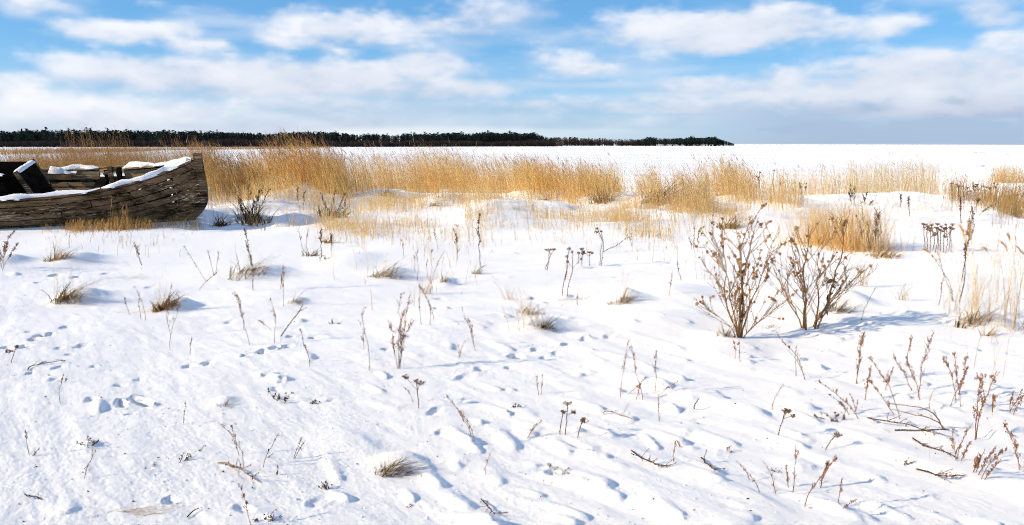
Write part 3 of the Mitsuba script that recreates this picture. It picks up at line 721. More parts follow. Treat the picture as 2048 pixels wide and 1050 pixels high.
def dock(key, stems, rs, label):
    k = name(key)
    s = Mesh()
    for x, y, lean, h in stems:
        m = Mesh()
        main = bow(x, y, lean, h, rs)
        d = math.hypot(x, y)
        m.tube(main, np.linspace(0.0022 + 0.0003 * d, 0.0016 + 0.00015 * d, len(main)), UMBER * 1.2)
        for i in range(5):
            p, dd = along(main, np.array(rs.uniform(0.4, 0.9)))
            a = rs.uniform(0, 6.28)
            b = path(p, dd / np.linalg.norm(dd) + np.array([math.cos(a), math.sin(a), 0]) * 0.45, h * rs.uniform(0.08, 0.2), (0, 0, 0.6), 3, rs)
            m.tube(b, 0.0012 + 0.0001 * d, UMBER * 1.2, 3)
            c, _ = along(b, rs.random(7))
            s.lumps(c + rs.normal(0, 0.005, c.shape), 0.0032 + 0.0004 * d, UMBER * 2.2, rs, 1.4)
        c, _ = along(main, rs.uniform(0.50, 1.0, 46))
        s.lumps(c + rs.normal(0, 0.006 + 0.0004 * d, c.shape), (0.0024 + 0.00032 * d) * rs.uniform(0.5, 1.3, 46), UMBER * 2.2, rs, 1.3)
        m.put(k + '__stem')
    s.put(k + '__seed_head', kind='stuff')
    tag(k, label, 'weed')


def yarrow(key, stems, rs, label):
    k = name(key)
    s = Mesh()
    for x, y, lean, h in stems:
        m = Mesh()
        main = bow(x, y, lean, h, rs, sag=0.0)
        d = math.hypot(x, y)
        m.tube(main, 0.0013 + 0.00026 * d, RUST * 0.75)
        for j in range(rs.integers(1, 4)):
            top = main[-1] if j == 0 else along(main, np.array(rs.uniform(0.72, 0.95)))[0] + np.array([rs.normal(0, 0.05), rs.normal(0, 0.05), rs.uniform(0.0, 0.04)])
            if j:
                m.tube(np.array([along(main, np.array(0.68))[0], top]), 0.001 + 0.0002 * d, RUST * 0.75, 3)
            R = rs.uniform(0.014, 0.033) * (0.75 + 0.03 * d)
            n = 26
            a, q = rs.uniform(0, 6.28, n), np.sqrt(rs.random(n)) * R
            c = top + np.stack([np.cos(a) * q, np.sin(a) * q, rs.normal(0, 0.005, n) - q * 0.12], -1)
            s.lumps(c, (0.003 + 0.00038 * d) * rs.uniform(0.6, 1.3, n), UMBER * 3.0, rs, 0.8)
            for c_ in c[::3]:
                m.tube(np.array([top - [0, 0, R * 0.8], c_]), 0.0007 + 0.00012 * d, RUST * 0.7, 3)
        m.put(k + '__stem')
    s.put(k + '__flower_head', kind='stuff')
    tag(k, label, 'weed')


def tussock(key, x, y, w, h, rs, label, color, n=260, lean=0.25, frost=0.0, dead=0.12):
    """A tuft of dry grass bent down wind, w metres across and h high, set on its hummock."""
    m = Mesh()
    d = math.hypot(x, y)
    n = int(n * 0.5)
    a, q = rs.uniform(0, 2 * np.pi, n), rs.random(n) ** 0.8 * w * 0.5
    px, py = x + np.cos(a) * q, y + np.sin(a) * q * (0.55 if w < 0.5 else 1.0)
    base = np.stack([px, py, H(px, py) - 0.02], -1)
    hh = h * (0.30 + 1.15 * rs.random(n) ** 1.6) * (1.1 - 0.6 * q / (w * 0.5))
    t = np.linspace(0, 1, 5)
    out = np.stack([np.cos(a), np.sin(a)], -1) * (rs.uniform(0.05, 0.6, n) * hh)[:, None] + rs.normal(0, 0.28, (n, 2)) * hh[:, None]
    out[:, 0] += (lean * 1.3 + 0.1) * hh * rs.uniform(0.1, 2.2, n)
    droop = rs.uniform(0.0, 1.0, n) ** 1.4
    pts = base[:, None] + np.concatenate([out[:, None] * (t ** 1.5)[None, :, None], (hh[:, None] * (t[None] - 0.85 * droop[:, None] * t[None] ** 2.2))[..., None]], -1)
    c = tint(rs, n, color, 0.5) * (0.60 if h < 0.6 else 1.0)
    dark = rs.random(n) < dead
    c[dark] = tint(rs, int(dark.sum()), RUST * 0.6, 0.3)
    white = rs.random(n) < frost
    c[white] = np.array([0.72, 0.70, 0.68])
    m.blades(pts, (0.0036 + 0.00078 * d) * rs.uniform(0.4, 1.8, n), c, rs)
    k = int(n * 0.09)                                         # a few taller straws
    b = base[:k]
    top = b + np.stack([rs.normal(0, 0.12, k) * h * 2, rs.normal(0, 0.1, k) * h * 2, h * rs.uniform(1.1, 2.0, k)], -1)
    m.blades(np.stack([b, (b + top) / 2 + rs.normal(0, 0.01, b.shape), top], 1), 0.0016 + 0.0003 * d, tint(rs, k, STRAW), rs)
    m.put(key, 'blade', label=label, category='grass tussock')


def twig(key, pts, rs, label, r=0.006, side=6, seeds=10, color=UMBER, category='twig'):
    """A fallen stalk lying on the snow along the given (x, y, height above the snow)."""
    p = np.array([[x, y, float(H(x, y)) + z] for x, y, z in pts])
    u = np.linspace(0, 1, len(p))
    uu = np.linspace(0, 1, 14)
    if len(p) > 3:
        from scipy.interpolate import CubicSpline
        q = CubicSpline(u, p)(uu)
    else:
        q = np.stack([np.interp(uu, u, p[:, i]) for i in range(3)], -1)
    q = q + np.cumsum(rs.normal(0, 0.0022, q.shape), 0) * np.sin(np.pi * uu)[:, None]
    m = Mesh()
    m.tube(q, np.linspace(r, r * 0.5, len(q)), color, 5)
    for i in range(side):
        c, d = along(q, np.array(rs.uniform(0.2, 1)))
        b = path(c, d / np.linalg.norm(d) + rs.normal(0, 0.6, 3) + [0, 0, 0.3], rs.uniform(0.03, 0.10), (0, 0, 0), 3, rs, 0.15)
        m.tube(b, r * 0.38, color * 1.1, 3)
        e, _ = along(b, rs.random(3))
        m.lumps(e, r * 0.9, R_SEED * 0.8, rs, 1.3)
    if seeds:
        e, _ = along(q, rs.uniform(0.3, 1, seeds))
        m.lumps(e + rs.normal(0, 0.004, e.shape), r * rs.uniform(0.6, 1.5, seeds), R_SEED * 0.8, rs, 1.2)
    m.put(key, label=label, category=category)


def sprig(key, x, y, size, rs, label):
    m = Mesh()
    for i in range(5):
        a = rs.uniform(0, 6.28)
        b = path(foot(x + rs.normal(0, size * 0.2), y + rs.normal(0, size * 0.2), 0.01), (math.cos(a), math.sin(a) * 0.6, rs.uniform(0.3, 1.3)), size * rs.uniform(0.5, 1.1), (0, 0, -0.3), 4, rs, 0.2)
        m.tube(b, np.linspace(0.0028, 0.0012, len(b)), UMBER * 1.3, 3)
        c, _ = along(b, rs.uniform(0.2, 1, 6))
        m.lumps(c + rs.normal(0, 0.006, c.shape), size * rs.uniform(0.03, 0.08, 6), UMBER * 1.6, rs, 1.2)
    m.put(key, label=label, category='plant sprig')


def plume(key, stems, rs, label):
    """Fine tall grass with feathery arching heads."""
    k = name(key)
    for x, y, lean, h in stems:
        m = Mesh()
        main = bow(x, y, lean, h, rs, 12, 0.30)
        d = math.hypot(x, y)
        m.tube(main, np.linspace(0.0016 + 0.0002 * d, 0.0011 + 0.0001 * d, len(main)), STRAW, 3)
        c, t = along(main, rs.uniform(0.72, 1.0, 60))
        e = t / np.linalg.norm(t, axis=1, keepdims=True) + rs.normal(0, 0.25, t.shape)
        m.blades(np.stack([c, c + e * 0.03, c + e * 0.055 - [0, 0, 0.004]], 1), 0.006, tint(rs, 60, STRAW * [1.0, 0.85, 0.75], 0.2), rs)
        m.put(k + '__blade')
    tag(k, label, 'grass')


def straws(key, x, y, w, h, n, rs, label, lean=0.0, color=STRAW):
    m = Mesh()
    d = math.hypot(x, y)
    px, py = x + rs.normal(0, w * 0.3, n), y + rs.normal(0, w * 0.2, n)
    b = np.stack([px, py, H(px, py) - 0.01], -1)
    top = np.stack([(lean + rs.normal(0, 0.16, n)) * h, rs.normal(0, 0.12, n) * h, h * rs.uniform(0.45, 1.1, n)], -1)
    t = np.linspace(0, 1, 5)[None, :, None]
    m.blades(b[:, None] + top[:, None] * (t * [1, 1, 1]) + np.stack([top[:, 0], top[:, 1], top[:, 2] * 0], -1)[:, None] * (t ** 3) * 0.8, (0.0018 + 0.0004 * d) * rs.uniform(0.6, 1.3, n), tint(rs, n, color, 0.25), rs)
    m.put(key, 'blade', label=label, category='dry grass')


def flattened(key, x, y, w, rs, label, n=60, depth=0.3):
    m = Mesh()
    px, py = x + rs.normal(0, w * 0.32, n), y + rs.normal(0, w * depth * 0.4, n)
    ang = rs.normal(0.35, 0.25, n)
    ln = rs.uniform(0.06, 0.22, n)
    k = np.linspace(0, 1, 4)
    qx, qy = px[:, None] + np.cos(ang)[:, None] * ln[:, None] * k, py[:, None] + np.sin(ang)[:, None] * ln[:, None] * k
    pts = np.stack([qx, qy, H(qx, qy) + 0.012 * np.sin(np.pi * k) * rs.uniform(0.1, 1.2, (n, 1)) + 0.001], -1)
    m.blades(pts, 0.004, tint(rs, n, STRAW * 0.7, 0.35), rs)
    m.put(key, 'blade', label=label, category='dry grass')


tussock('grass_tussock', -6.367, 11.114, 0.384, 0.252, np.random.default_rng(100), 'small straw tussock on a drift below the middle of the boat hull', STRAW*0.75, n=240,lean=0.3,frost=0.08)
tussock('grass_tussock', -4.718, 8.312, 0.379, 0.253, np.random.default_rng(101), 'bushy brown tussock with a blue snow hollow, left of the darker one', STRAW*0.62, n=330,lean=0.5,frost=0.08,dead=0.3)
tussock('grass_tussock', -3.484, 7.892, 0.24, 0.23, np.random.default_rng(102), 'dark brown compact tussock with a reddish weed at its right side', GOLD*0.5, n=320,lean=0.1,dead=0.35)
tussock('grass_tussock', -3.337, 9.951, 0.565, 0.238, np.random.default_rng(103), 'wide reddish tussock round a tall dark stalk, right of the boat', STRAW*0.6, n=320,lean=0.4,frost=0.1,dead=0.3)
tussock('grass_tussock', -1.59, 9.854, 0.485, 0.199, np.random.default_rng(104), 'frosted grey tussock half buried in the middle distance', STRAW*0.72, n=330,lean=0.5,frost=0.35)
tussock('grass_tussock', -0.831, 9.545, 0.181, 0.133, np.random.default_rng(105), 'little frosted tussock beside a forked stalk', STRAW*0.7, n=130,lean=0.3,frost=0.3)
tussock('grass_tussock', -2.99, 11.776, 0.252, 0.178, np.random.default_rng(106), 'small dark tussock among short dock stalks', STRAW*0.55, n=130,lean=0.2,dead=0.4)
tussock('grass_tussock', -2.261, 8.185, 0.176, 0.114, np.random.default_rng(107), 'tiny pale tussock left of the leaning stick', STRAW*0.75, n=120,lean=0.3,frost=0.2)
tussock('grass_tussock', -0.463, 10.219, 0.168, 0.168, np.random.default_rng(108), 'small pale tussock at the foot of the tall dark stalk', STRAW*0.8, n=110,lean=0.3,frost=0.2)
tussock('grass_tussock', 0.293, 6.929, 0.221, 0.115, np.random.default_rng(109), 'reddish tussock strung along a slanting drift, lower end', STRAW*0.6, n=200,lean=0.1,dead=0.35)
tussock('grass_tussock', 0.177, 7.701, 0.293, 0.186, np.random.default_rng(110), 'loose straw tussock strung along a slanting drift, upper end', STRAW*0.85, n=120,lean=0.0,frost=0.1)
tussock('grass_tussock', 1.118, 8.088, 0.277, 0.174, np.random.default_rng(111), 'straw tussock with a deep blue shadow, left of the burdocks', STRAW*0.78, n=280,lean=0.2,frost=0.15)
tussock('grass_tussock', 3.109, 7.557, 0.336, 0.173, np.random.default_rng(112), 'grey straw tussock right behind the right-hand burdock', STRAW*0.6, n=240,lean=0.4,frost=0.3)
tussock('grass_tussock', 4.063, 6.932, 0.309, 0.203, np.random.default_rng(113), 'straw tussock with long upright straws near the right edge', STRAW*0.8, n=260,lean=0.2,frost=0.15)
tussock('grass_tussock', 4.02, 6.627, 0.169, 0.101, np.random.default_rng(114), 'small frosted tussock just below the one with long straws', STRAW*0.75, n=120,lean=0.3,frost=0.3)
tussock('grass_tussock', -0.624, 3.863, 0.212, 0.101, np.random.default_rng(115), 'foreground tussock of straw and dark leaves with a blue snow hollow', GOLD*0.5, n=420,lean=0.6,frost=0.15,dead=0.4)
tussock('grass_tussock', -1.809, 4.866, 0.107, 0.063, np.random.default_rng(116), 'small low tussock at the middle left of the foreground', UMBER*2, n=130,lean=0.3,frost=0.25,dead=0.4)
tussock('grass_tussock', 1.776, 6.567, 0.209, 0.142, np.random.default_rng(117), 'frosted pale tussock at the left foot of the left-hand burdock', STRAW*0.7, n=160,lean=-0.1,frost=0.35)
tussock('grass_tussock', 2.299, 7.063, 0.18, 0.063, np.random.default_rng(118), 'flat faded tuft between the two burdocks', STRAW*0.7, n=70,lean=0.3,frost=0.35)
straws('golden_grass', 5.221, 13.524, 0.933, 0.746, 420, np.random.default_rng(119), 'golden grass clump behind the right-hand burdock, left half', lean=-0.10,color=GOLD)
straws('golden_grass', 5.567, 12.839, 0.967, 0.79, 520, np.random.default_rng(120), 'golden grass clump behind the right-hand burdock, with dark weeds in it', lean=-0.06,color=GOLD)
tussock('golden_tussock', 5.585, 12.045, 0.53, 0.257, np.random.default_rng(121), 'low golden grass at the right end of the clump behind the burdock', GOLD*0.9, n=240,lean=0.4,dead=0.06)
tussock('golden_tussock', 4.353, 16.055, 0.502, 0.361, np.random.default_rng(122), 'short golden-brown clump above the left-hand burdock', GOLD*0.8, n=300,lean=0.3,dead=0.2)
tussock('golden_tussock', 3.428, 19.288, 0.72, 0.528, np.random.default_rng(123), 'dense brown-gold clump at the left end of the leaning reeds', GOLD*0.62, n=380,lean=0.35,dead=0.1)
tussock('golden_tussock', 2.44, 21.706, 0.675, 0.513, np.random.default_rng(124), 'dense golden clump at the right end of the main reed bed', GOLD*0.68, n=340,lean=-0.2,dead=0.1)
tussock('golden_tussock', -3.796, 24.016, 0.448, 0.358, np.random.default_rng(125), 'small brown clump on the snow in front of the highest reeds', GOLD*0.55, n=200,lean=0.2,dead=0.2)
tussock('golden_tussock', 0.916, 23.132, 0.374, 0.23, np.random.default_rng(126), 'tiny brown clump between snow humps in front of the reeds', GOLD*0.5, n=140,lean=0.2,dead=0.3)
tussock('golden_tussock', -2.01, 20.4, 0.279, 0.203, np.random.default_rng(127), 'tiny dark clump beside a snow hump, in front of the reeds', GOLD*0.45, n=110,lean=0.2,dead=0.4)
tussock('golden_tussock', -3.089, 13.352, 0.201, 0.218, np.random.default_rng(128), 'small golden tuft beside dark dock stalks', GOLD*0.8, n=150,lean=0.1,dead=0.1)
tussock('golden_tussock', 4.536, 19.387, 0.724, 0.29, np.random.default_rng(129), 'low golden fringe running right from the leaning reeds', GOLD*0.8, n=240,lean=0.6,dead=0.1)
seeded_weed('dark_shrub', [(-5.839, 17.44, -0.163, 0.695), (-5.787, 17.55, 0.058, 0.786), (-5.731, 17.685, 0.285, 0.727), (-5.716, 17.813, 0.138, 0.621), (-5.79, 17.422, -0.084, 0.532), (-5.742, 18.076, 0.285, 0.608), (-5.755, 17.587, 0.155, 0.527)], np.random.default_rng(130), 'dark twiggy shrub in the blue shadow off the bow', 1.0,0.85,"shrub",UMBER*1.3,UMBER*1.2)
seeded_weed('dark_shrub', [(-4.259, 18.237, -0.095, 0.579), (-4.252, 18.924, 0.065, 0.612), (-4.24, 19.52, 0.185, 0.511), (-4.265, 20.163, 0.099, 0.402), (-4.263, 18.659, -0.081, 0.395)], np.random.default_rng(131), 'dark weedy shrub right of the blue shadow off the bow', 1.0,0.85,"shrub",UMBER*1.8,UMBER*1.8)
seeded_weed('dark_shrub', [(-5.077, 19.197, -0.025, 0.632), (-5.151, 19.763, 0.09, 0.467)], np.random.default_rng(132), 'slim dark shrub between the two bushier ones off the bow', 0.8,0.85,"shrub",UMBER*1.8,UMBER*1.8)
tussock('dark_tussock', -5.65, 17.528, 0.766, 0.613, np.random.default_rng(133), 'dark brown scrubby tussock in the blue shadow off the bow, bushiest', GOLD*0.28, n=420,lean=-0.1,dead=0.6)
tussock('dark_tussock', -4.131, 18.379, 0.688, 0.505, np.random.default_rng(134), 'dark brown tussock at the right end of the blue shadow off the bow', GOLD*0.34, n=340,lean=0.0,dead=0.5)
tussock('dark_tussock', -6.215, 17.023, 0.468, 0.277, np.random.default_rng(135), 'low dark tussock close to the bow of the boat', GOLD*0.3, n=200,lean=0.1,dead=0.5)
straws('dry_grass_tuft', -4.795, 16.526, 1.136, 0.455, 60, np.random.default_rng(136), 'thin pale straws standing along the near edge of the blue shadow', color=STRAW*0.7)
straws('dry_grass_tuft', -3.805, 16.276, 0.915, 0.712, 90, np.random.default_rng(137), 'pale golden straws right of the blue shadow off the bow', color=GOLD*0.9)
seeded_weed('seeded_weed', [(-6.659, 10.371, 0.035, 0.46), (-6.692, 10.436, 0.233, 0.555), (-6.749, 10.496, 0.159, 0.373), (-6.755, 10.558, 0.241, 0.329)], np.random.default_rng(138), 'reddish branching weed at the left edge under the boat', 0.9)
thin_stalk('bare_stalk', [(-5.178, 11.1, -0.068, 0.345), (-5.187, 11.135, -0.038, 0.268)], np.random.default_rng(139), 'short seedy stalk below the bow, standing alone', twigs=7)
thin_stalk('bare_stalk', [(-3.732, 9.661, -0.219, 0.436), (-3.751, 9.98, -0.064, 0.343), (-3.64, 9.199, 0.256, 0.236), (-3.788, 10.15, 0.039, 0.271)], np.random.default_rng(140), 'loose stalks on the open snow between bow and wide tussock', twigs=6)
dock('dock_stalk', [(-2.965, 9.054, -0.036, 0.719)], np.random.default_rng(141), 'tall dark stalk rising from the wide reddish tussock')
thin_stalk('bare_stalk', [(-2.165, 6.474, -0.103, 0.441), (-2.409, 7.061, -0.032, 0.275)], np.random.default_rng(142), 'long thin left-leaning stalk below the wide reddish tussock', twigs=9)
seeded_weed('seeded_weed', [(-2.78, 6.36, 0.078, 0.57), (-2.999, 6.912, 0.086, 0.35)], np.random.default_rng(143), 'tall slim red weed in front of the dark compact tussock', 0.55)
thin_stalk('bare_stalk', [(-3.468, 7.452, -0.082, 0.341), (-3.751, 7.731, -0.045, 0.2), (-3.525, 7.474, -0.016, 0.193)], np.random.default_rng(144), 'faint stalks left of the dark compact tussock', twigs=4)
thin_stalk('bare_stalk', [(-2.547, 6.184, 0.032, 0.154)], np.random.default_rng(145), 'tiny lone stalk right of the tall slim red weed', twigs=4)
twig('fallen_twig', [(-3.539, 5.697, 0.006), (-3.558, 5.817, 0.017), (-3.48, 5.877, 0.021), (-3.394, 5.939, 0.014)], np.random.default_rng(146), 'thin twig lying on the snow at the far left', r=0.004,side=5,seeds=3)
flattened('flattened_grass', -4.875, 9.982, 0.567, np.random.default_rng(147), 'wisps of flattened grass between bow and dark compact tussock', n=70)
flattened('flattened_grass', -3.815, 7.886, 0.351, np.random.default_rng(148), 'flattened stalks lying left of the dark compact tussock', n=30)
yarrow('umbel_weed', [(-3.797, 5.914, 0.041, 0.125)], np.random.default_rng(149), 'small weed with a flat head at the left edge, alone')
dock('dock_stalk', [(-2.737, 11.427, 0.006, 0.419)], np.random.default_rng(150), 'straight black stalk with a dense head, left of the short one')
dock('dock_stalk', [(-2.896, 12.821, 0.007, 0.218)], np.random.default_rng(151), 'short black stalk beside the small golden tuft')
thin_stalk('bare_stalk', [(-3.226, 12.348, -0.064, 0.374), (-3.25, 12.567, 0.061, 0.396)], np.random.default_rng(152), 'pair of bare stalks rising from the small dark tussock', twigs=6)
sprig('plant_sprig', -2.66, 11.19, 0.113, np.random.default_rng(153), 'small black forked bit lying below the dock stalks')
thin_stalk('forked_stalk', [(-0.987, 9.594, 0.023, 0.44), (-0.981, 9.59, 0.161, 0.398), (-1.037, 9.848, -0.009, 0.251)], np.random.default_rng(154), 'forked dark stalk in the middle distance', twigs=5)
thin_stalk('bare_stalk', [(-1.172, 9.833, 0.013, 0.5), (-1.255, 10.267, -0.009, 0.242)], np.random.default_rng(155), 'wavy thin stalk left of the forked one', twigs=5)
seeded_weed('seeded_weed', [(-0.782, 11.306, 0.011, 0.514), (-0.845, 12.233, -0.066, 0.386)], np.random.default_rng(156), 'dark bushy-topped stalk left of the tallest dark stalk', 0.6,1.1)
dock('dock_stalk', [(-0.424, 10.702, -0.004, 0.736)], np.random.default_rng(157), 'tallest dark stalk, in front of the reeds at mid picture')
thin_stalk('bare_stalk', [(-1.157, 12.451, -0.074, 0.376), (-1.573, 11.582, -0.032, 0.271)], np.random.default_rng(158), 'two faint stalks left of the bushy-topped one', twigs=6)
thin_stalk('bare_stalk', [(-2.337, 8.068, 0.023, 0.455), (-2.65, 9.034, 0.007, 0.185)], np.random.default_rng(159), 'slim beige stalk left of the tiny pale tussock', twigs=9)
twig('leaning_stick', [(-1.986, 6.744, 0.006), (-1.929, 6.787, 0.11), (-1.847, 6.74, 0.204), (-1.79, 6.752, 0.286)], np.random.default_rng(160), 'straight stick leaning right on open snow', r=0.005,side=2,seeds=10)
thin_stalk('bare_stalk', [(-1.968, 6.494, -0.043, 0.367), (-2.146, 7.038, -0.131, 0.091)], np.random.default_rng(161), 'faint stalk left of the leaning stick', twigs=8)
seeded_weed('seeded_weed', [(-1.501, 5.784, -0.06, 0.288), (-1.517, 5.896, -0.041, 0.136)], np.random.default_rng(162), 'thin beige weed bending left, under the leaning stick', 0.4)
seeded_weed('seeded_weed', [(-1.039, 5.672, -0.04, 0.46), (-1.18, 6.244, -0.042, 0.245)], np.random.default_rng(163), 'tall faint weed left of the big bushy one', 0.5)
seeded_weed('seeded_weed', [(-0.841, 5.74, -0.074, 0.365), (-0.834, 5.74, 0.028, 0.558), (-0.829, 5.729, 0.096, 0.517), (-0.823, 5.741, 0.116, 0.365), (-0.839, 5.752, 0.066, 0.437)], np.random.default_rng(164), 'big bushy beige weed in the middle of the foreground', 0.85)
seeded_weed('seeded_weed', [(-0.29, 6.259, -0.118, 0.355), (-0.31, 6.43, -0.04, 0.21)], np.random.default_rng(165), 'left-leaning weed right of the big bushy one', 0.5)
seeded_weed('seeded_weed', [(-0.408, 6.044, -0.007, 0.111), (-0.406, 6.07, 0.04, 0.128)], np.random.default_rng(166), 'small forked sprout right of the big bushy weed', 0.3)
thin_stalk('bare_stalk', [(-0.723, 7.299, -0.161, 0.376), (-0.799, 7.787, -0.125, 0.26), (-0.74, 7.106, -0.015, 0.23), (-0.822, 7.106, -0.015, 0.248)], np.random.default_rng(167), 'loose stalks above the big bushy weed', twigs=6)
straws('dry_grass_tuft', -0.953, 8.978, 0.136, 0.273, 26, np.random.default_rng(168), 'thin beige grass tuft under the forked stalk', color=STRAW*0.7)
straws('dry_grass_tuft', -0.01, 8.652, 0.132, 0.219, 24, np.random.default_rng(169), 'thin beige grass leaning left beside the slanting drift', lean=-0.2)
straws('dry_grass_tuft', 0.178, 6.926, 0.264, 0.353, 44, np.random.default_rng(170), 'tall loose straws growing along the slanting drift', lean=-0.15,color=STRAW*0.7)
sprig('plant_sprig', -1.662, 7.264, 0.074, np.random.default_rng(171), 'tiny dark sprig alone left of the tall faint weed')
yarrow('umbel_weed', [(0.462, 10.471, 0.037, 0.279), (0.437, 10.508, 0.116, 0.281)], np.random.default_rng(172), 'pair of small flat-headed weeds, leftmost of the row')
yarrow('umbel_weed', [(0.561, 8.757, 0.076, 0.526), (0.609, 8.726, 0.048, 0.502), (0.654, 9.774, 0.021, 0.299)], np.random.default_rng(173), 'long-stalked flat-headed weeds in the middle of the row')
yarrow('umbel_weed', [(0.949, 10.769, -0.004, 0.239), (0.923, 10.952, -0.002, 0.153), (1.055, 10.741, -0.01, 0.191)], np.random.default_rng(174), 'small flat-headed weeds, rightmost of the row')
yarrow('umbel_weed', [(1.196, 10.855, -0.037, 0.508), (1.216, 10.855, -0.009, 0.474)], np.random.default_rng(175), 'tall twin flat-headed stalks standing alone')
twig('leaning_twig', [(1.455, 12.67, 0.006), (1.579, 12.704, 0.078), (1.691, 12.707, 0.142), (1.821, 12.725, 0.23)], np.random.default_rng(176), 'twig slanting right from the tall twin flat-headed stalks', r=0.005,side=6,seeds=6)
thin_stalk('bare_stalk', [(1.964, 13.049, -0.014, 0.23), (2.02, 13.55, -0.071, 0.136)], np.random.default_rng(177), 'short forked stalk right of the twin flat-headed stalks', twigs=5)
seeded_weed('seeded_weed', [(2.687, 11.683, -0.011, 0.508), (2.878, 12.739, -0.055, 0.201), (2.891, 12.446, 0.019, 0.338)], np.random.default_rng(178), 'dark weed on the snow left of the burdocks', 0.55)
thin_stalk('bare_stalk', [(0.687, 8.258, -0.002, 0.165), (0.727, 8.685, 0.066, 0.011)], np.random.default_rng(179), 'short black forked stalk left of the straw tussock', twigs=2,color=UMBER)
flattened('flattened_grass', 0.611, 8.602, 0.272, np.random.default_rng(180), 'flattened dark grass below the long-stalked flat-headed weeds', n=40)
seeded_weed('seeded_weed', [(1.637, 8.234, 0.028, 0.274)], np.random.default_rng(181), 'small lone weed between straw tussock and burdocks', 0.4)
thin_stalk('bare_stalk', [(2.069, 9.699, -0.056, 0.21)], np.random.default_rng(182), 'very faint stalk up and right of the small lone weed', twigs=4)
straws('dry_grass_tuft', 2.44, 9.762, 0.246, 0.431, 20, np.random.default_rng(183), 'faint weeds behind the left edge of the left-hand burdock', color=STRAW*0.5)
thin_stalk('tall_stalk', [(0.711, 5.089, 0.037, 0.381), (0.748, 5.12, 0.129, 0.12)], np.random.default_rng(184), 'leftmost of three thin stalks in a row on the foreground snow', twigs=8)
thin_stalk('tall_stalk', [(0.85, 5.01, -0.083, 0.352), (0.801, 5.029, 0.03, 0.101)], np.random.default_rng(185), 'middle one of three thin stalks in a row on the foreground snow', twigs=10)
thin_stalk('tall_stalk', [(0.954, 5.165, 0.005, 0.274)], np.random.default_rng(186), 'rightmost of three thin stalks in a row on the foreground snow', twigs=8)
thin_stalk('bare_stalk', [(0.879, 4.6, -0.011, 0.17), (0.972, 5.117, 0.122, 0.096)], np.random.default_rng(187), 'bent stalk below the three thin stalks', twigs=4)
thin_stalk('bare_stalk', [(1.693, 5.922, -0.014, 0.148), (1.714, 5.859, -0.014, 0.15)], np.random.default_rng(188), 'pair of faint stalks just below the left-hand burdock', twigs=7)
yarrow('umbel_cluster', [(6.527, 12.59, -0.042, 0.436), (6.511, 12.478, -0.037, 0.417), (6.493, 12.365, -0.033, 0.398), (6.646, 12.582, -0.032, 0.42), (6.625, 12.463, -0.027, 0.401), (6.603, 12.344, -0.029, 0.459), (6.757, 12.56, -0.022, 0.404), (6.733, 12.437, -0.017, 0.384), (6.71, 12.318, -0.019, 0.443), (6.875, 12.551, -0.011, 0.388), (6.841, 12.413, -0.014, 0.446)], np.random.default_rng(189), 'dense cluster of dark flat-topped weeds on the snow at right')
thin_stalk('bare_stalk', [(4.576, 8.198, -0.263, 0.497)], np.random.default_rng(190), 'left one of two stalks leaning left below the flat-topped cluster', twigs=4,color=RUST)
thin_stalk('bare_stalk', [(4.592, 8.199, -0.187, 0.513), (4.324, 7.994, 0.008, 0.334)], np.random.default_rng(191), 'right one of two stalks leaning left below the flat-topped cluster', twigs=4,color=RUST)
dock('dock_stalk', [(4.615, 8.146, 0.037, 0.895), (5.295, 9.324, 0.007, 0.474)], np.random.default_rng(192), 'very tall dark red stalk right of the flat-topped cluster')
plume('plume_grass', [(4.115, 6.989, -0.126, 0.847), (4.099, 6.999, -0.145, 0.813), (4.131, 6.979, -0.123, 0.758)], np.random.default_rng(193), 'beige plumed grass twined with the very tall dark red stalk')
plume('plume_grass', [(5.308, 8.447, -0.175, 0.635), (5.429, 8.355, -0.256, 0.702), (5.462, 8.198, -0.249, 0.597)], np.random.default_rng(194), 'arching plumed grass at the right edge of the picture')
plume('plume_grass', [(5.066, 9.379, -0.205, 0.358), (5.717, 9.38, -0.212, 0.387)], np.random.default_rng(195), 'drooping plumed grass beside the flat-topped cluster')
straws('dry_grass_tuft', 4.059, 8.193, 0.093, 0.218, 22, np.random.default_rng(196), 'little upright grass tuft on the open snow, right of the burdock shadow', color=STRAW*0.7)
seeded_weed('seeded_weed', [(3.149, 7.093, 0.123, 0.303)], np.random.default_rng(197), 'right-leaning stalk beside the right-hand burdock', 0.25)
straws('dry_grass_tuft', 4.034, 9.148, 0.208, 0.462, 26, np.random.default_rng(198), 'vertical beige grass right of the right-hand burdock', color=STRAW*0.8)
straws('tall_straws', 4.164, 6.96, 0.31, 0.664, 30, np.random.default_rng(199), 'tall faint straws rising from the tussock near the right edge', color=STRAW*0.9)
straws('tall_straws', 4.358, 6.8, 0.173, 0.823, 24, np.random.default_rng(200), 'tall faint straws at the very right edge', color=STRAW*0.9)
seeded_weed('reddish_weed', [(5.557, 12.574, -0.134, 0.593), (5.631, 12.564, -0.015, 0.687), (5.681, 12.498, 0.05, 0.637), (5.761, 12.537, -0.005, 0.748), (5.769, 12.806, -0.129, 0.483), (6.19, 13.922, -0.168, 0.697), (6.062, 13.283, -0.035, 0.501)], np.random.default_rng(201), 'dark reddish weeds standing in the golden clump', 0.9,0.9,"weed",UMBER*2.2,UMBER*2)
seeded_weed('reddish_weed', [(9.093, 21.236, -0.147, 0.645), (9.161, 21.525, 0.019, 0.534), (9.175, 21.689, -0.107, 0.404)], np.random.default_rng(202), 'dark red-brown weed left of the pale upright reeds', 0.7,1.05,"weed",UMBER*1.8,UMBER*1.8)
seeded_weed('reddish_weed', [(9.43, 21.532, 0.057, 0.348), (9.462, 21.483, -0.1, 0.293), (9.48, 21.338, 0.148, 0.16)], np.random.default_rng(203), 'short dark weed at the foot of the pale upright reeds', 0.7,1.0,"weed",UMBER*1.5,UMBER*1.5)
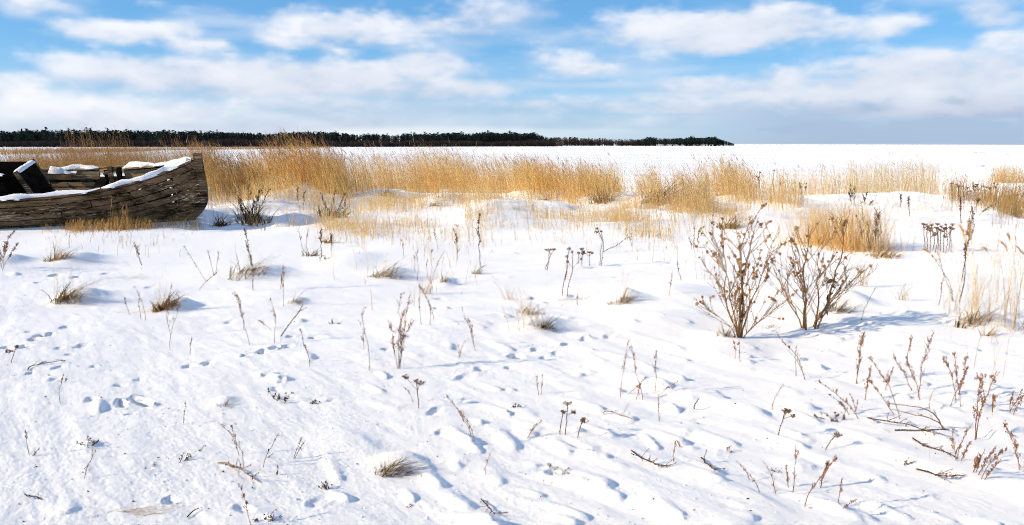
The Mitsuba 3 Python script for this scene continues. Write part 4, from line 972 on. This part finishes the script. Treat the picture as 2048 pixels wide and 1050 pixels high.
seeded_weed('reddish_weed', [(8.077, 22.444, -0.072, 0.556), (8.134, 22.488, 0.057, 0.474)], np.random.default_rng(204), 'dark weed at the right end of the thin golden reeds', 0.7,1.0,"weed",UMBER*1.8,UMBER*1.8)
dock('dock_stalk', [(10.129, 20.973, -0.013, 0.352)], np.random.default_rng(205), 'short dark stalk below the pale upright reeds, left of its like')
dock('dock_stalk', [(8.583, 17.295, -0.043, 0.431)], np.random.default_rng(206), 'dark stalk below the pale upright reeds, right of its like')
dock('dock_stalk', [(9.53, 16.981, -0.071, 0.593)], np.random.default_rng(207), 'dark stalk just below the brownish reeds, straight')
seeded_weed('reddish_weed', [(8.422, 14.792, 0.147, 0.648), (10.255, 17.612, 0.434, 0.298), (9.679, 16.811, -0.097, 0.399)], np.random.default_rng(208), 'dark weed spreading right below the brownish reeds', 0.6,1.2,"weed",UMBER*2,UMBER*2)
yarrow('umbel_weed', [(13.176, 24.057, -0.089, 0.536), (12.975, 23.392, -0.087, 0.522), (12.905, 22.977, -0.086, 0.513), (13.609, 23.952, -0.079, 0.401), (13.341, 23.194, -0.092, 0.56), (13.176, 22.631, -0.09, 0.547), (14.04, 23.848, -0.084, 0.443), (13.759, 23.097, -0.082, 0.43), (13.723, 22.768, -0.096, 0.593)], np.random.default_rng(209), 'dark flat heads crowning the brownish reeds at right')
yarrow('umbel_weed', [(7.168, 23.256, -0.067, 0.805), (7.645, 23.482, -0.013, 0.842)], np.random.default_rng(210), 'two flat heads showing above the thin golden reeds')
straws('dry_grass_tuft', 8.75, 16.865, 0.211, 0.211, 12, np.random.default_rng(211), 'small pale tuft above the flat-topped cluster', lean=0.5)
seeded_weed('seeded_weed', [(-2.571, 4.087, -0.006, 0.147), (-2.563, 4.08, 0.054, 0.045)], np.random.default_rng(212), 'small dark red weed near the lower left corner', 0.35,1.0,"weed",UMBER*2,R_STEM)
sprig('plant_sprig', -2.3, 4.182, 0.071, np.random.default_rng(213), 'black sprig on a little snow hump at lower left')
seeded_weed('seeded_weed', [(-2.114, 3.774, 0.055, 0.143), (-2.212, 4.041, 0.018, 0.097)], np.random.default_rng(214), 'thin bent red weed below the black sprig', 0.25)
thin_stalk('bare_stalk', [(-2.87, 4.924, 0.034, 0.194), (-3.103, 5.379, 0.027, 0.032)], np.random.default_rng(215), 'thin stalk left of the big footprint', twigs=4)
seeded_weed('seeded_weed', [(-1.372, 3.915, -0.123, 0.248), (-1.454, 4.091, -0.027, 0.167), (-1.372, 3.921, -0.122, 0.029)], np.random.default_rng(216), 'scraggy two-armed weed in the left foreground', 0.5)
twig('fallen_twig', [(-1.523, 3.971, 0.006), (-1.443, 3.921, 0.019), (-1.33, 3.827, 0.021), (-1.236, 3.733, 0.008)], np.random.default_rng(217), 'tan curved twig lying under the scraggy two-armed weed', r=0.004,side=7,seeds=14,color=STRAW*0.5)
sprig('plant_sprig', -1.72, 4.009, 0.068, np.random.default_rng(218), 'dark sprig half buried left of the scraggy weed')
sprig('plant_sprig', -1.679, 4.141, 0.043, np.random.default_rng(219), 'tiny dark sprig between half-buried sprig and scraggy weed')
sprig('plant_sprig', -1.852, 3.959, 0.034, np.random.default_rng(220), 'tiny lone sprig in the left foreground')
thin_stalk('bare_stalk', [(-1.943, 4.56, 0.02, 0.141)], np.random.default_rng(221), 'faint straight stalk right of the big footprint', twigs=3)
twig('fallen_twig', [(-2.3, 3.596, 0.006), (-2.253, 3.549, 0.018), (-2.232, 3.553, 0.013), (-2.203, 3.552, 0.006)], np.random.default_rng(222), 'small red twig lying in the lower left corner', r=0.003,side=3,seeds=3)
sprig('plant_sprig', -1.883, 3.36, 0.02, np.random.default_rng(223), 'left one of two black crumbs at the bottom edge')
sprig('plant_sprig', -1.845, 3.369, 0.024, np.random.default_rng(224), 'right one of two black crumbs at the bottom edge')
flattened('flattened_grass', -1.702, 3.42, 0.135, np.random.default_rng(225), 'flattened grass blades at the bottom edge', n=26)
twig('fallen_twig', [(-1.442, 3.373, 0.006), (-1.436, 3.406, 0.01), (-1.427, 3.431, 0.011), (-1.418, 3.444, 0.006)], np.random.default_rng(226), 'short dark stick lying near the bottom edge', r=0.003,side=0,seeds=0)
thin_stalk('bare_stalk', [(-1.123, 3.275, -0.057, 0.164)], np.random.default_rng(227), 'left-leaning seedy stalk at the bottom edge', twigs=9)
seeded_weed('seeded_weed', [(-1.28, 3.925, 0.092, 0.182), (-1.291, 4.047, 0.038, 0.028)], np.random.default_rng(228), 'dark branching weed, left of its smaller neighbour', 0.3,1.0,"weed",UMBER*2,UMBER*2.5)
seeded_weed('seeded_weed', [(-1.153, 4.044, 0.052, 0.124), (-1.149, 4.045, 0.064, 0.097)], np.random.default_rng(229), 'dark branching weed, right of its bigger neighbour', 0.3,1.0,"weed",UMBER*2,UMBER*2.5)
seeded_weed('seeded_weed', [(-1.177, 3.826, 0.012, 0.047)], np.random.default_rng(230), 'short dark stub in front of the two branching weeds', 0.2,1.2,"weed",UMBER*2,UMBER*2)
seeded_weed('seeded_weed', [(-0.204, 4.238, -0.149, 0.254), (-0.231, 4.381, -0.084, 0.168)], np.random.default_rng(231), 'reddish weed leaning left over a snow lip, in the centre foreground', 0.5,1.1)
yarrow('umbel_weed', [(-0.581, 4.849, -0.016, 0.175)], np.random.default_rng(232), 'thin flat-headed stalk left of the leaning reddish weed')
thin_stalk('bare_stalk', [(-0.634, 4.976, -0.072, 0.106)], np.random.default_rng(233), 'small stalk leaning left beside the thin flat-headed one', twigs=3)
thin_stalk('bare_stalk', [(-0.137, 3.817, 0.045, 0.139)], np.random.default_rng(234), 'straight thin stalk below the leaning reddish weed', twigs=2)
sprig('plant_sprig', -0.453, 3.498, 0.037, np.random.default_rng(235), 'black speck of a sprig low in the centre')
twig('fallen_twig', [(-0.142, 3.558, 0.006), (-0.116, 3.475, 0.015), (-0.092, 3.42, 0.013), (-0.073, 3.383, 0.006)], np.random.default_rng(236), 'seedy twig lying low in the centre, right of the black speck', r=0.003,side=5,seeds=8)
sprig('plant_sprig', -0.89, 3.665, 0.063, np.random.default_rng(237), 'spread dark sprig left of and below the foreground tussock')
sprig('plant_sprig', -1.47, 4.98, 0.109, np.random.default_rng(238), 'scattered dark sprig in the snow left of the centre')
sprig('plant_sprig', -1.276, 4.95, 0.064, np.random.default_rng(239), 'single dark sprig right of the scattered one')
sprig('plant_sprig', -1.092, 3.314, 0.061, np.random.default_rng(240), 'dark sprig at the bottom edge, beside the left-leaning stalk')
sprig('plant_sprig', -1.039, 3.33, 0.044, np.random.default_rng(241), 'darker pointed sprig at the bottom edge, rightmost of the pair')
seeded_weed('seeded_weed', [(0.076, 4.356, 0.101, 0.115), (0.093, 4.369, 0.062, 0.089)], np.random.default_rng(242), 'dark weed leaning right over the edge of a drift', 0.35)
yarrow('umbel_weed', [(0.303, 4.364, 0.009, 0.197), (0.275, 4.367, 0.018, 0.133)], np.random.default_rng(243), 'double flat-headed weed in the centre right foreground')
yarrow('umbel_weed', [(0.367, 4.31, 0.029, 0.111)], np.random.default_rng(244), 'small single flat-headed weed right of the double one')
sprig('plant_sprig', 0.043, 4.87, 0.069, np.random.default_rng(245), 'reddish sprig in a blue hollow')
thin_stalk('bare_stalk', [(0.181, 5.138, -0.011, 0.137), (0.195, 5.157, 0.006, 0.124)], np.random.default_rng(246), 'drooping pale stalks above the dark weed leaning right', twigs=4)
twig('fallen_twig', [(0.637, 4.075, 0.006), (0.676, 3.949, 0.014), (0.728, 3.88, 0.016), (0.801, 3.866, 0.006)], np.random.default_rng(247), 'black knobbly twig lying in the centre right foreground', r=0.0035,side=8,seeds=20)
thin_stalk('bare_stalk', [(0.828, 3.926, 0.007, 0.115), (0.936, 4.192, -0.04, 0.043)], np.random.default_rng(248), 'hooked stalk above and right of the black knobbly twig', twigs=5)
sprig('plant_sprig', 1.178, 4.175, 0.06, np.random.default_rng(249), 'frosted dark sprig on the snow beyond the hooked stalk')
twig('fallen_twig', [(1.001, 4.046, 0.006), (1.01, 3.975, 0.014), (1.004, 3.828, 0.014), (1.02, 3.811, 0.006)], np.random.default_rng(250), 'dark twig lying right of the hooked stalk', r=0.004,side=4,seeds=6)
twig('snow_stuck_stick', [(1.134, 4.807, 0.006), (1.143, 4.807, 0.031), (1.156, 4.809, 0.056), (1.165, 4.81, 0.078)], np.random.default_rng(251), 'short black stick at the lip of a blue snow hole', r=0.004,side=0,seeds=0)
twig('arched_stalk', [(0.566, 4.73, 0.006), (0.586, 4.723, 0.024), (0.652, 4.646, 0.018), (0.724, 4.603, 0.006)], np.random.default_rng(252), 'thin arched stalk bowed to the snow', r=0.003,side=2,seeds=3,color=R_STEM)
sprig('plant_sprig', 0.208, 3.932, 0.046, np.random.default_rng(253), 'reddish sprig at the top of a horseshoe-shaped hollow')
sprig('plant_sprig', 0.169, 3.719, 0.044, np.random.default_rng(254), 'black sprig below the horseshoe-shaped hollow')
sprig('plant_sprig', 0.263, 3.828, 0.05, np.random.default_rng(255), 'dark sprig at the right end of the horseshoe-shaped hollow')
seeded_weed('mugwort', [(2.053, 5.426, -0.223, 0.332), (2.053, 5.445, -0.133, 0.208)], np.random.default_rng(256), 'left-leaning seedy stalk nearest below the two burdocks', 0.45)
thin_stalk('bare_stalk', [(2.016, 5.518, -0.005, 0.226)], np.random.default_rng(257), 'faint upright stalk touching the left-leaning seedy one', twigs=3)
seeded_weed('mugwort', [(2.384, 5.382, 0.042, 0.358), (2.39, 5.379, 0.002, 0.34), (2.296, 5.035, 0.011, 0.218)], np.random.default_rng(258), 'paired upright seedy stalks below the right-hand burdock', 0.75,1.1)
seeded_weed('mugwort', [(2.358, 4.687, -0.187, 0.374), (2.364, 4.751, -0.181, 0.222), (2.518, 5.236, 0.05, 0.153)], np.random.default_rng(259), 'tall left-leaning seedy weed with a side arm, at right', 0.75,1.1)
seeded_weed('mugwort', [(2.633, 4.995, -0.102, 0.413), (2.642, 5.04, 0.062, 0.449), (2.666, 5.156, -0.143, 0.239)], np.random.default_rng(260), 'open three-armed seedy weed, top right of the foreground', 0.8,1.05)
seeded_weed('mugwort', [(2.747, 4.85, 0.057, 0.364), (2.831, 4.877, -0.098, 0.353), (2.834, 4.942, -0.105, 0.275), (2.88, 5.011, 0.038, 0.2)], np.random.default_rng(261), 'dense reddish seedy weed right of the three-armed one', 0.75,1.05)
seeded_weed('mugwort', [(2.605, 4.322, 0.032, 0.371), (2.632, 4.359, 0.112, 0.389), (2.971, 4.777, 0.005, 0.112)], np.random.default_rng(262), 'thick red-stemmed weed with a curled top near the right edge', 0.7,1.45)
seeded_weed('mugwort', [(3.089, 4.807, 0.057, 0.151), (3.056, 4.71, 0.067, 0.126), (3.068, 4.758, 0.017, 0.147)], np.random.default_rng(263), 'bushy red weed cut off by the right edge', 0.6,1.1)
seeded_weed('mugwort', [(2.088, 4.64, -0.269, 0.241), (2.075, 4.738, -0.13, 0.127)], np.random.default_rng(264), 'dark seedy weed bending left, level with the fallen stalks', 0.6,1.15)
seeded_weed('mugwort', [(2.142, 4.817, -0.042, 0.113), (2.149, 4.824, 0.008, 0.071)], np.random.default_rng(265), 'small sprout left of the fallen stalks', 0.35)
twig('arched_stalk', [(2.518, 4.502, 0.006), (2.47, 4.485, 0.07), (2.345, 4.38, 0.125), (2.28, 4.435, 0.15), (2.162, 4.43, 0.167)], np.random.default_rng(266), 'long brown stalk arched over to touch the snow at its tip', r=0.004,side=2,seeds=0,color=R_STEM)
twig('arched_stalk', [(2.521, 4.485, 0.006), (2.464, 4.483, 0.058), (2.337, 4.397, 0.092), (2.271, 4.458, 0.11), (2.205, 4.479, 0.116)], np.random.default_rng(267), 'second brown stalk arched beside the long one, slightly lower', r=0.0035,side=2,seeds=0,color=R_STEM)
twig('fallen_twig', [(2.127, 4.614, 0.009), (2.194, 4.532, 0.024), (2.272, 4.48, 0.023), (2.321, 4.403, 0.015), (2.369, 4.349, 0.006)], np.random.default_rng(268), 'long black stalk lying left of the arched stalks', r=0.004,side=7,seeds=6,color=R_STEM*0.6)
twig('fallen_twig', [(2.212, 4.444, 0.006), (2.304, 4.397, 0.015), (2.388, 4.343, 0.014), (2.543, 4.478, 0.006)], np.random.default_rng(269), 'straight thin stalk lying under the arched stalks', r=0.004,side=3,seeds=3)
seeded_weed('mugwort', [(2.292, 3.95, -0.03, 0.172), (2.324, 3.989, 0.083, 0.185), (2.312, 3.948, 0.043, 0.1)], np.random.default_rng(270), 'forked seedy weed below the arched stalks', 0.6,1.05)
twig('fallen_twig', [(2.256, 4.327, 0.006), (2.275, 4.227, 0.014), (2.316, 4.146, 0.017), (2.305, 3.959, 0.006)], np.random.default_rng(271), 'thin seedy stalk lying below the arched stalks', r=0.004,side=6,seeds=12)
seeded_weed('mugwort', [(2.283, 3.719, 0.112, 0.161), (2.293, 3.758, 0.087, 0.147), (2.296, 3.785, 0.051, 0.117), (2.284, 3.786, 0.023, 0.104), (2.289, 3.709, 0.076, 0.102)], np.random.default_rng(272), 'bushy sprawling seedy weed near the lower right corner', 0.7,1.15)
seeded_weed('mugwort', [(2.584, 3.885, -0.094, 0.243), (2.628, 3.929, -0.075, 0.198)], np.random.default_rng(273), 'upright seedy weed in the lower right corner', 0.6,1.15)
seeded_weed('mugwort', [(1.336, 3.468, 0.133, 0.242), (1.503, 3.71, 0.029, 0.128)], np.random.default_rng(274), 'right-leaning seedy weed on the bottom right snow, with a long shadow', 0.7,1.2)
seeded_weed('mugwort', [(1.351, 3.659, -0.006, 0.251), (1.348, 3.7, -0.016, 0.115)], np.random.default_rng(275), 'upright seedy weed left of the right-leaning one', 0.55)
seeded_weed('mugwort', [(1.253, 3.598, -0.072, 0.164), (1.175, 3.765, -0.068, 0.096), (1.173, 3.591, -0.076, 0.111)], np.random.default_rng(276), 'dark leaning stalks left of the upright seedy weed, bottom right', 0.3,1.1)
thin_stalk('bare_stalk', [(1.442, 3.385, 0.101, 0.062), (1.465, 3.408, 0.01, 0.12)], np.random.default_rng(277), 'low twiggy stalk at the bottom right, right of the leaning weed', twigs=7)
twig('fallen_twig', [(2.059, 3.887, 0.006), (2.095, 3.824, 0.014), (2.143, 3.772, 0.016), (2.238, 3.761, 0.006)], np.random.default_rng(278), 'seedy stalk lying left of the sprawling weed', r=0.004,side=6,seeds=12)
sprig('plant_sprig', 2.028, 3.965, 0.057, np.random.default_rng(279), 'faint dark sprig left of the lying seedy stalk')
sprig('plant_sprig', 1.938, 4.641, 0.102, np.random.default_rng(280), 'brown sprig at the lip of a snow ledge with a blue shadow')
yarrow('umbel_weed', [(1.5, 4.34, 0.04, 0.144)], np.random.default_rng(281), 'thin single-headed stalk on the open snow, left')
yarrow('umbel_weed', [(1.701, 4.165, 0.068, 0.085)], np.random.default_rng(282), 'thin single-headed stalk on the open snow, right')
thin_stalk('bare_stalk', [(1.613, 4.79, 0.066, 0.16)], np.random.default_rng(283), 'thin right-leaning stalk above the left single-headed one', twigs=2)
sprig('plant_sprig', 1.363, 3.893, 0.041, np.random.default_rng(284), 'tiny dark sprig in a small blue hollow')

# two burdocks with burs
def burdock(x, y, stems, seed, label, burs, reach, full=1.0, wide=1.0):
    k, rs = name('burdock'), np.random.default_rng(seed)
    tag(k, label, 'burdock')
    wood_ = np.array([0.31, 0.175, 0.08])
    heads, mains = [], []
    for sx, lean, h, r in stems:
        main = bow(x + sx, y + rs.normal(0, 0.02), lean, h, rs, 12)
        mains.append((r, main))
        m = Mesh()
        m.tube(main, r * (0.22 + 0.78 * np.linspace(1, 0, len(main)) ** 1.5), wood_ * 0.9, 6)
        m.put(k + '__stem', smooth=True)
        nb = int((10 + h * 13) * full)
        for i in range(nb):
            t = rs.uniform(0.12, 0.93)
            p, d = along(main, np.array(t))
            a = rs.uniform(0, 2 * np.pi) if i % 3 else (0.0 if i % 2 else math.pi)
            d = d / np.linalg.norm(d) * 0.95 + np.array([math.cos(a), math.sin(a) * 0.8, 0.15]) * rs.uniform(0.4, 0.85) * wide
            ln = reach * (1.25 - 0.85 * t) * rs.uniform(0.5, 1.1)
            b = path(p, d, ln, (0, 0, 0.55), 8, rs, 0.07)
            m = Mesh()
            m.tube(b, np.linspace(0.0036, 0.0019, len(b)) * (0.6 + r * 30), tint(rs, 1, wood_, 0.18)[0], 5)
            for j in range(rs.integers(2, 6)):
                p2, d2 = along(b, np.array(rs.uniform(0.35, 0.95)))
                b2 = path(p2, d2 / np.linalg.norm(d2) + rs.normal(0, 0.5, 3), ln * rs.uniform(0.12, 0.34), (0, 0, 0.4), 4, rs, 0.10)
                m.tube(b2, np.linspace(0.0022, 0.0014, len(b2)), tint(rs, 1, wood_, 0.18)[0], 4)
                if rs.random() < 0.75:
                    heads.append(b2[-1])
            heads.append(b[-1])
            m.put(k + '__branch')
        heads.append(main[-1])
    rs.shuffle(heads)
    spots = [h_ + rs.normal(0, 0.014, 3) * (q > 0) for h_ in heads for q in range(1 + int(rs.integers(0, 3)))][:burs]
    for p in spots:
        m = Mesh()
        s = rs.uniform(0.0085, 0.015)
        ico = trimesh.creation.icosphere(1, s * 0.78)
        m.add(ico.vertices * rs.uniform(0.85, 1.15, (len(ico.vertices), 1)) + p, ico.faces, tint(rs, 1, [0.33, 0.175, 0.065], 0.35)[0])
        d = rs.normal(0, 1, (26, 3))
        d /= np.linalg.norm(d, axis=1, keepdims=True)
        m.blades(np.stack([p + d * s * 0.6, p + d * s * 1.35], 1), s * 0.22, tint(rs, 26, [0.36, 0.20, 0.08], 0.3), rs)
        m.put(k + '__bur')
    for i in range(9):                                        # curled dead leaves
        t = rs.uniform(0.12, 0.6)
        p, _ = along(max(mains, key=lambda z: z[0])[1], np.array(t))
        p = p + rs.normal(0, 0.012, 3)
        n = 6
        u, w = np.meshgrid(np.linspace(0, 1, n), np.linspace(-1, 1, 3), indexing='ij')
        ln = rs.uniform(0.035, 0.075)
        loc = np.stack([w * ln * 0.28 * np.sin(np.pi * (u * 0.9 + 0.08)), ln * 0.2 * np.sin(u * 4 + i), -u * ln + 0.02 * w * w], -1).reshape(-1, 3)
        R = trimesh.transformations.rotation_matrix(rs.uniform(0, 6.28), rs.normal(0, 1, 3))[:3, :3]
        m = Mesh()
        m.add(loc @ R.T + p, grid_faces(n, 3), UMBER * rs.uniform(0.6, 1.5))
        m.put(k + '__leaf')


burdock(1.926, 6.645, [(-0.013, 0.025, 1.049, 0.012), (0.013, 0.142, 1.016, 0.0105), (0, -0.169, 1.007, 0.009), (-0.008, -0.289, 0.907, 0.007), (0.021, 0.26, 0.958, 0.008), (0.025, 0.387, 0.367, 0.005), (-0.025, -0.281, 0.258, 0.005)], 5, 'left-hand dried burdock, tall and leafless, thick with burs at the top', 220, 0.39, full=0.68, wide=1.15)
burdock(2.657, 6.996, [(-0.049, -0.201, 0.859, 0.01), (-0.053, -0.034, 0.93, 0.012), (0.049, 0.202, 0.957, 0.0145), (0.062, 0.425, 0.569, 0.008), (0.04, 0.032, 0.878, 0.009), (-0.071, -0.257, 0.496, 0.007)], 8, 'right-hand dried burdock with two wide-spread main stems', 120, 0.49, full=0.62, wide=1.15)

# loose bits of plants and frost crumbs on the snow
rs = np.random.default_rng(91)
m = Mesh()
yy = 3.0 * (4.5 ** rs.random(260))
xx = rs.uniform(-0.66, 0.66, 260) * yy
c = np.stack([xx, yy, H(xx, yy) + 0.002], -1)
m.lumps(c, rs.uniform(0.002, 0.007, 260), UMBER, rs, 0.7)
m.put('plant_litter', label='tiny dark bits of plants strewn over the snow', category='litter', kind='stuff')
m = Mesh()
yy = 2.9 * (4.0 ** rs.random(1500))
xx = rs.uniform(-0.68, 0.68, 1500) * yy
c = np.stack([xx, yy, H(xx, yy) + 0.001], -1)
m.lumps(c, rs.uniform(0.002, 0.009, 1500), np.array([0.9, 0.9, 0.91]), rs, 0.6)
m.put('snow_crumbs', label='small crumbs of crusted snow lying on the snow', category='snow crumbs', kind='stuff')

# ------------------------------------------------------------------ the wooded far shore


def tree_mesh(kind, x, y, z, h, rs, trunk, crown, tone):
    trunk.tube(np.array([[x, y, z - 0.3], [x + rs.normal(0, 0.1), y, z + h * 0.5], [x + rs.normal(0, 0.2), y, z + h * (0.95 if kind == 'spruce' else 0.8)]]), np.array([h * 0.014, h * 0.010, h * 0.004]), np.array([0.05, 0.036, 0.03]), 4)
    if kind == 'bare':
        n = 60
        a, q = rs.uniform(0, 6.28, n), rs.random(n)
        p = np.stack([x + np.cos(a) * q * h * 0.22, y + np.sin(a) * q * h * 0.22, z + h * rs.uniform(0.0, 0.62, n) ** 1.2], -1)
        d = np.stack([np.cos(a) * rs.uniform(0.1, 0.8, n), np.sin(a) * rs.uniform(0.1, 0.8, n), rs.uniform(0.7, 1.3, n)], -1)
        ln = h * rs.uniform(0.18, 0.42, n)
        crown.blades(np.stack([p, p + d * (ln * 0.5)[:, None], p + d * ln[:, None] * [0.8, 0.8, 0.95]], 1), h * 0.028, tint(rs, n, tone, 0.25), rs)
        return
    n = 110
    if kind == 'spruce':
        t = rs.random(n) ** 0.8
        rad = h * rs.uniform(0.13, 0.19) * (1.02 - t) * (0.5 + 0.6 * rs.random(n))
        zz = z + h * (0.03 + 0.97 * t)
    else:
        t, lo = rs.random(n), rs.uniform(0.12, 0.4)
        rad = h * rs.uniform(0.11, 0.20) * np.sqrt(np.clip(1 - (2 * t - 0.9) ** 2 * 0.85, 0.02, 1)) * rs.uniform(0.3, 1.15, n)
        zz = z + h * (lo + (1 - lo) * t)
    a = rs.uniform(0, 6.28, n)
    c = np.stack([x + np.cos(a) * rad, y + np.sin(a) * rad, zz], -1)
    s = h * rs.uniform(0.022, 0.062, n)
    o = rs.normal(0, 1, (n, 3, 3)) * [1, 1, 0.6]
    v = c[:, None] + o * s[:, None, None]
    crown.add(v.reshape(-1, 3), np.arange(n * 3).reshape(-1, 3), np.repeat(tint(rs, n, tone, 0.30), 3, 0))


PINE_GREEN, BRUSH, BIRCH = np.array([0.028, 0.042, 0.038]), np.array([0.050, 0.037, 0.035]), np.array([0.20, 0.145, 0.11])


def wood_strip(key, spans, seed, label, kinds, tone):
    """A stretch of far woodland that reads as one mass: spans of (x0, y0, x1, y1, depth, trees, height, height at the other end)."""
    rs, t, c = np.random.default_rng(seed), Mesh(), Mesh()
    for x0, y0, x1, y1, depth, n, h0, h1 in spans:
        for i in range(n):
            u = rs.random()
            x, y = x0 + (x1 - x0) * u, y0 + (y1 - y0) * u
            f = 1 + depth * rs.random() / math.hypot(x, y)
            roll = 0.55 * meshkit.fbm(np.array([[x * f * 0.022, seed, 0.3]]), 3, seed)[0] + 0.45 * meshkit.noise(np.array([[x * f * 0.11, seed, 0.7]]), seed + 2)[0]
            roll = min(max((roll - 0.5) * 1.9 + 0.5, 0), 1)
            h = (h0 + (h1 - h0) * u) * (0.74 + 0.34 * roll) * (0.78 + 0.25 * rs.random() + 0.12 * (rs.random() < 0.06))
            tree_mesh(kinds[rs.integers(len(kinds))], x * f, y * f, LEVEL, h, rs, t, c, tone * rs.uniform(0.75, 1.3))
    c.add(*t.mesh(), t.colors())
    c.put(key, label=label, category='wood', kind='stuff')


def single_tree(key, x, y, h, kind, tone, label):
    k, rs = name(key), np.random.default_rng(int(abs(x) * 10) + 1)
    t, c = Mesh(), Mesh()
    tree_mesh(kind, x, y, LEVEL, h, rs, t, c, tone)
    t.put(k + '__trunk')
    c.put(k + '__crown')
    tag(k, label, 'tree')


def hummock(key, x, y, w, h, label, seed):
    rs = np.random.default_rng(seed)
    m = trimesh.creation.icosphere(4, 1.0)
    v = m.vertices * [w, w * 0.6, h] * (0.7 + 0.6 * meshkit.fbm(m.vertices * 1.7 + seed, 4, seed))[:, None]
    put(key, (v + [x, y, LEVEL], m.faces), 'snow', smooth=True, label=label, category='ice hummock')


wood_strip('dark_conifer_wood', [(-337.42, 470, -286.469, 472, 45, 330, 8.471, 10.062), (-286.469, 472, -267.226, 474, 45, 190, 10.348, 11.296), (-267.226, 474, -207.645, 485, 45, 380, 11.009, 10.495), (-207.645, 485, -174.545, 520, 45, 300, 10.495, 9.308), (-177.751, 520, -131.556, 555, 45, 330, 9.3, 10.584), (-131.556, 555, -96.212, 590, 45, 230, 10.584, 9.778), (-96.212, 590, -49.142, 640, 45, 260, 10.136, 11.317), (-57.031, 640, -14.922, 700, 50, 270, 10.909, 13.098), (-14.922, 700, 20.709, 740, 50, 240, 13.098, 12.454), (16.149, 740, 48.885, 790, 40, 130, 11.993, 7.443)], 1, 'dark conifer wood along the far shore, left of the gap', ('pine','pine','spruce'), PINE_GREEN)
wood_strip('bare_brush_wood', [(-287.166, 400, -151.049, 450, 25, 900, 4.173, 5.106), (-153.823, 450, -45.303, 590, 25, 640, 5.099, 6.326), (-53.467, 600, 37.898, 720, 25, 330, 6.373, 6.984)], 2, 'low bare brownish wood in front of the dark conifers', ('bare',), BRUSH)
wood_strip('far_bare_wood', [(41.826, 900, 175.882, 1000, 40, 430, 9.196, 9.673)], 3, 'low brownish far wood in the gap between the two dark woods', ('bare','pine'), BRUSH*1.3)
wood_strip('headland_wood', [(148.209, 980, 167.174, 985, 40, 60, 8.87, 10.745), (163.306, 980, 219.015, 1000, 50, 260, 10.695, 10.999), (212.854, 1000, 252.322, 1010, 50, 220, 11.59, 10.551), (251.078, 1010, 278.703, 1020, 30, 150, 9.934, 3.56)], 4, 'dark wood on the far headland that ends above the open ice', ('pine',), PINE_GREEN)
single_tree('birch_tree', 41.231, 740, 8.914, 'bare', BIRCH, 'pale bare tree at the right end of the main dark wood, left of its like')
single_tree('birch_tree', 45.642, 745, 8.516, 'bare', BIRCH, 'pale bare tree at the right end of the main dark wood, right of its like')
single_tree('spruce_tree', -262.707, 440, 9.824, 'spruce', PINE_GREEN, 'pointed spruce rising above the wood at the far left')
single_tree('spruce_tree', -252.127, 440, 10.384, 'spruce', PINE_GREEN, 'tallest pointed spruce above the wood at left')
single_tree('spruce_tree', -242.646, 445, 10.237, 'spruce', PINE_GREEN, 'pointed spruce right of the tallest one, above the wood')
single_tree('spruce_tree', -233.165, 450, 10.356, 'spruce', PINE_GREEN, 'slim pointed spruce above the plumed reeds')
single_tree('spruce_tree', -173.842, 480, 10.203, 'spruce', PINE_GREEN, 'lone pointed spruce above the wood left of the highest reeds')
hummock('ice_hummock', 138.461, 244.015, 3.911, 0.527, 'low snowy ice hummock far out on the right, farther one', 40)
hummock('ice_hummock', 52.633, 92.223, 1.254, 0.285, 'low snowy ice hummock on the right, just left of the rounded reed clump', 41)
hummock('ice_hummock', 116.621, 284.35, 2.804, 0.351, 'faint ice hummock far out behind the pale reeds', 42)
hummock('ice_hummock', 119.577, 197.769, 1.951, 0.244, 'faint ice hummock at the right edge far out', 43)
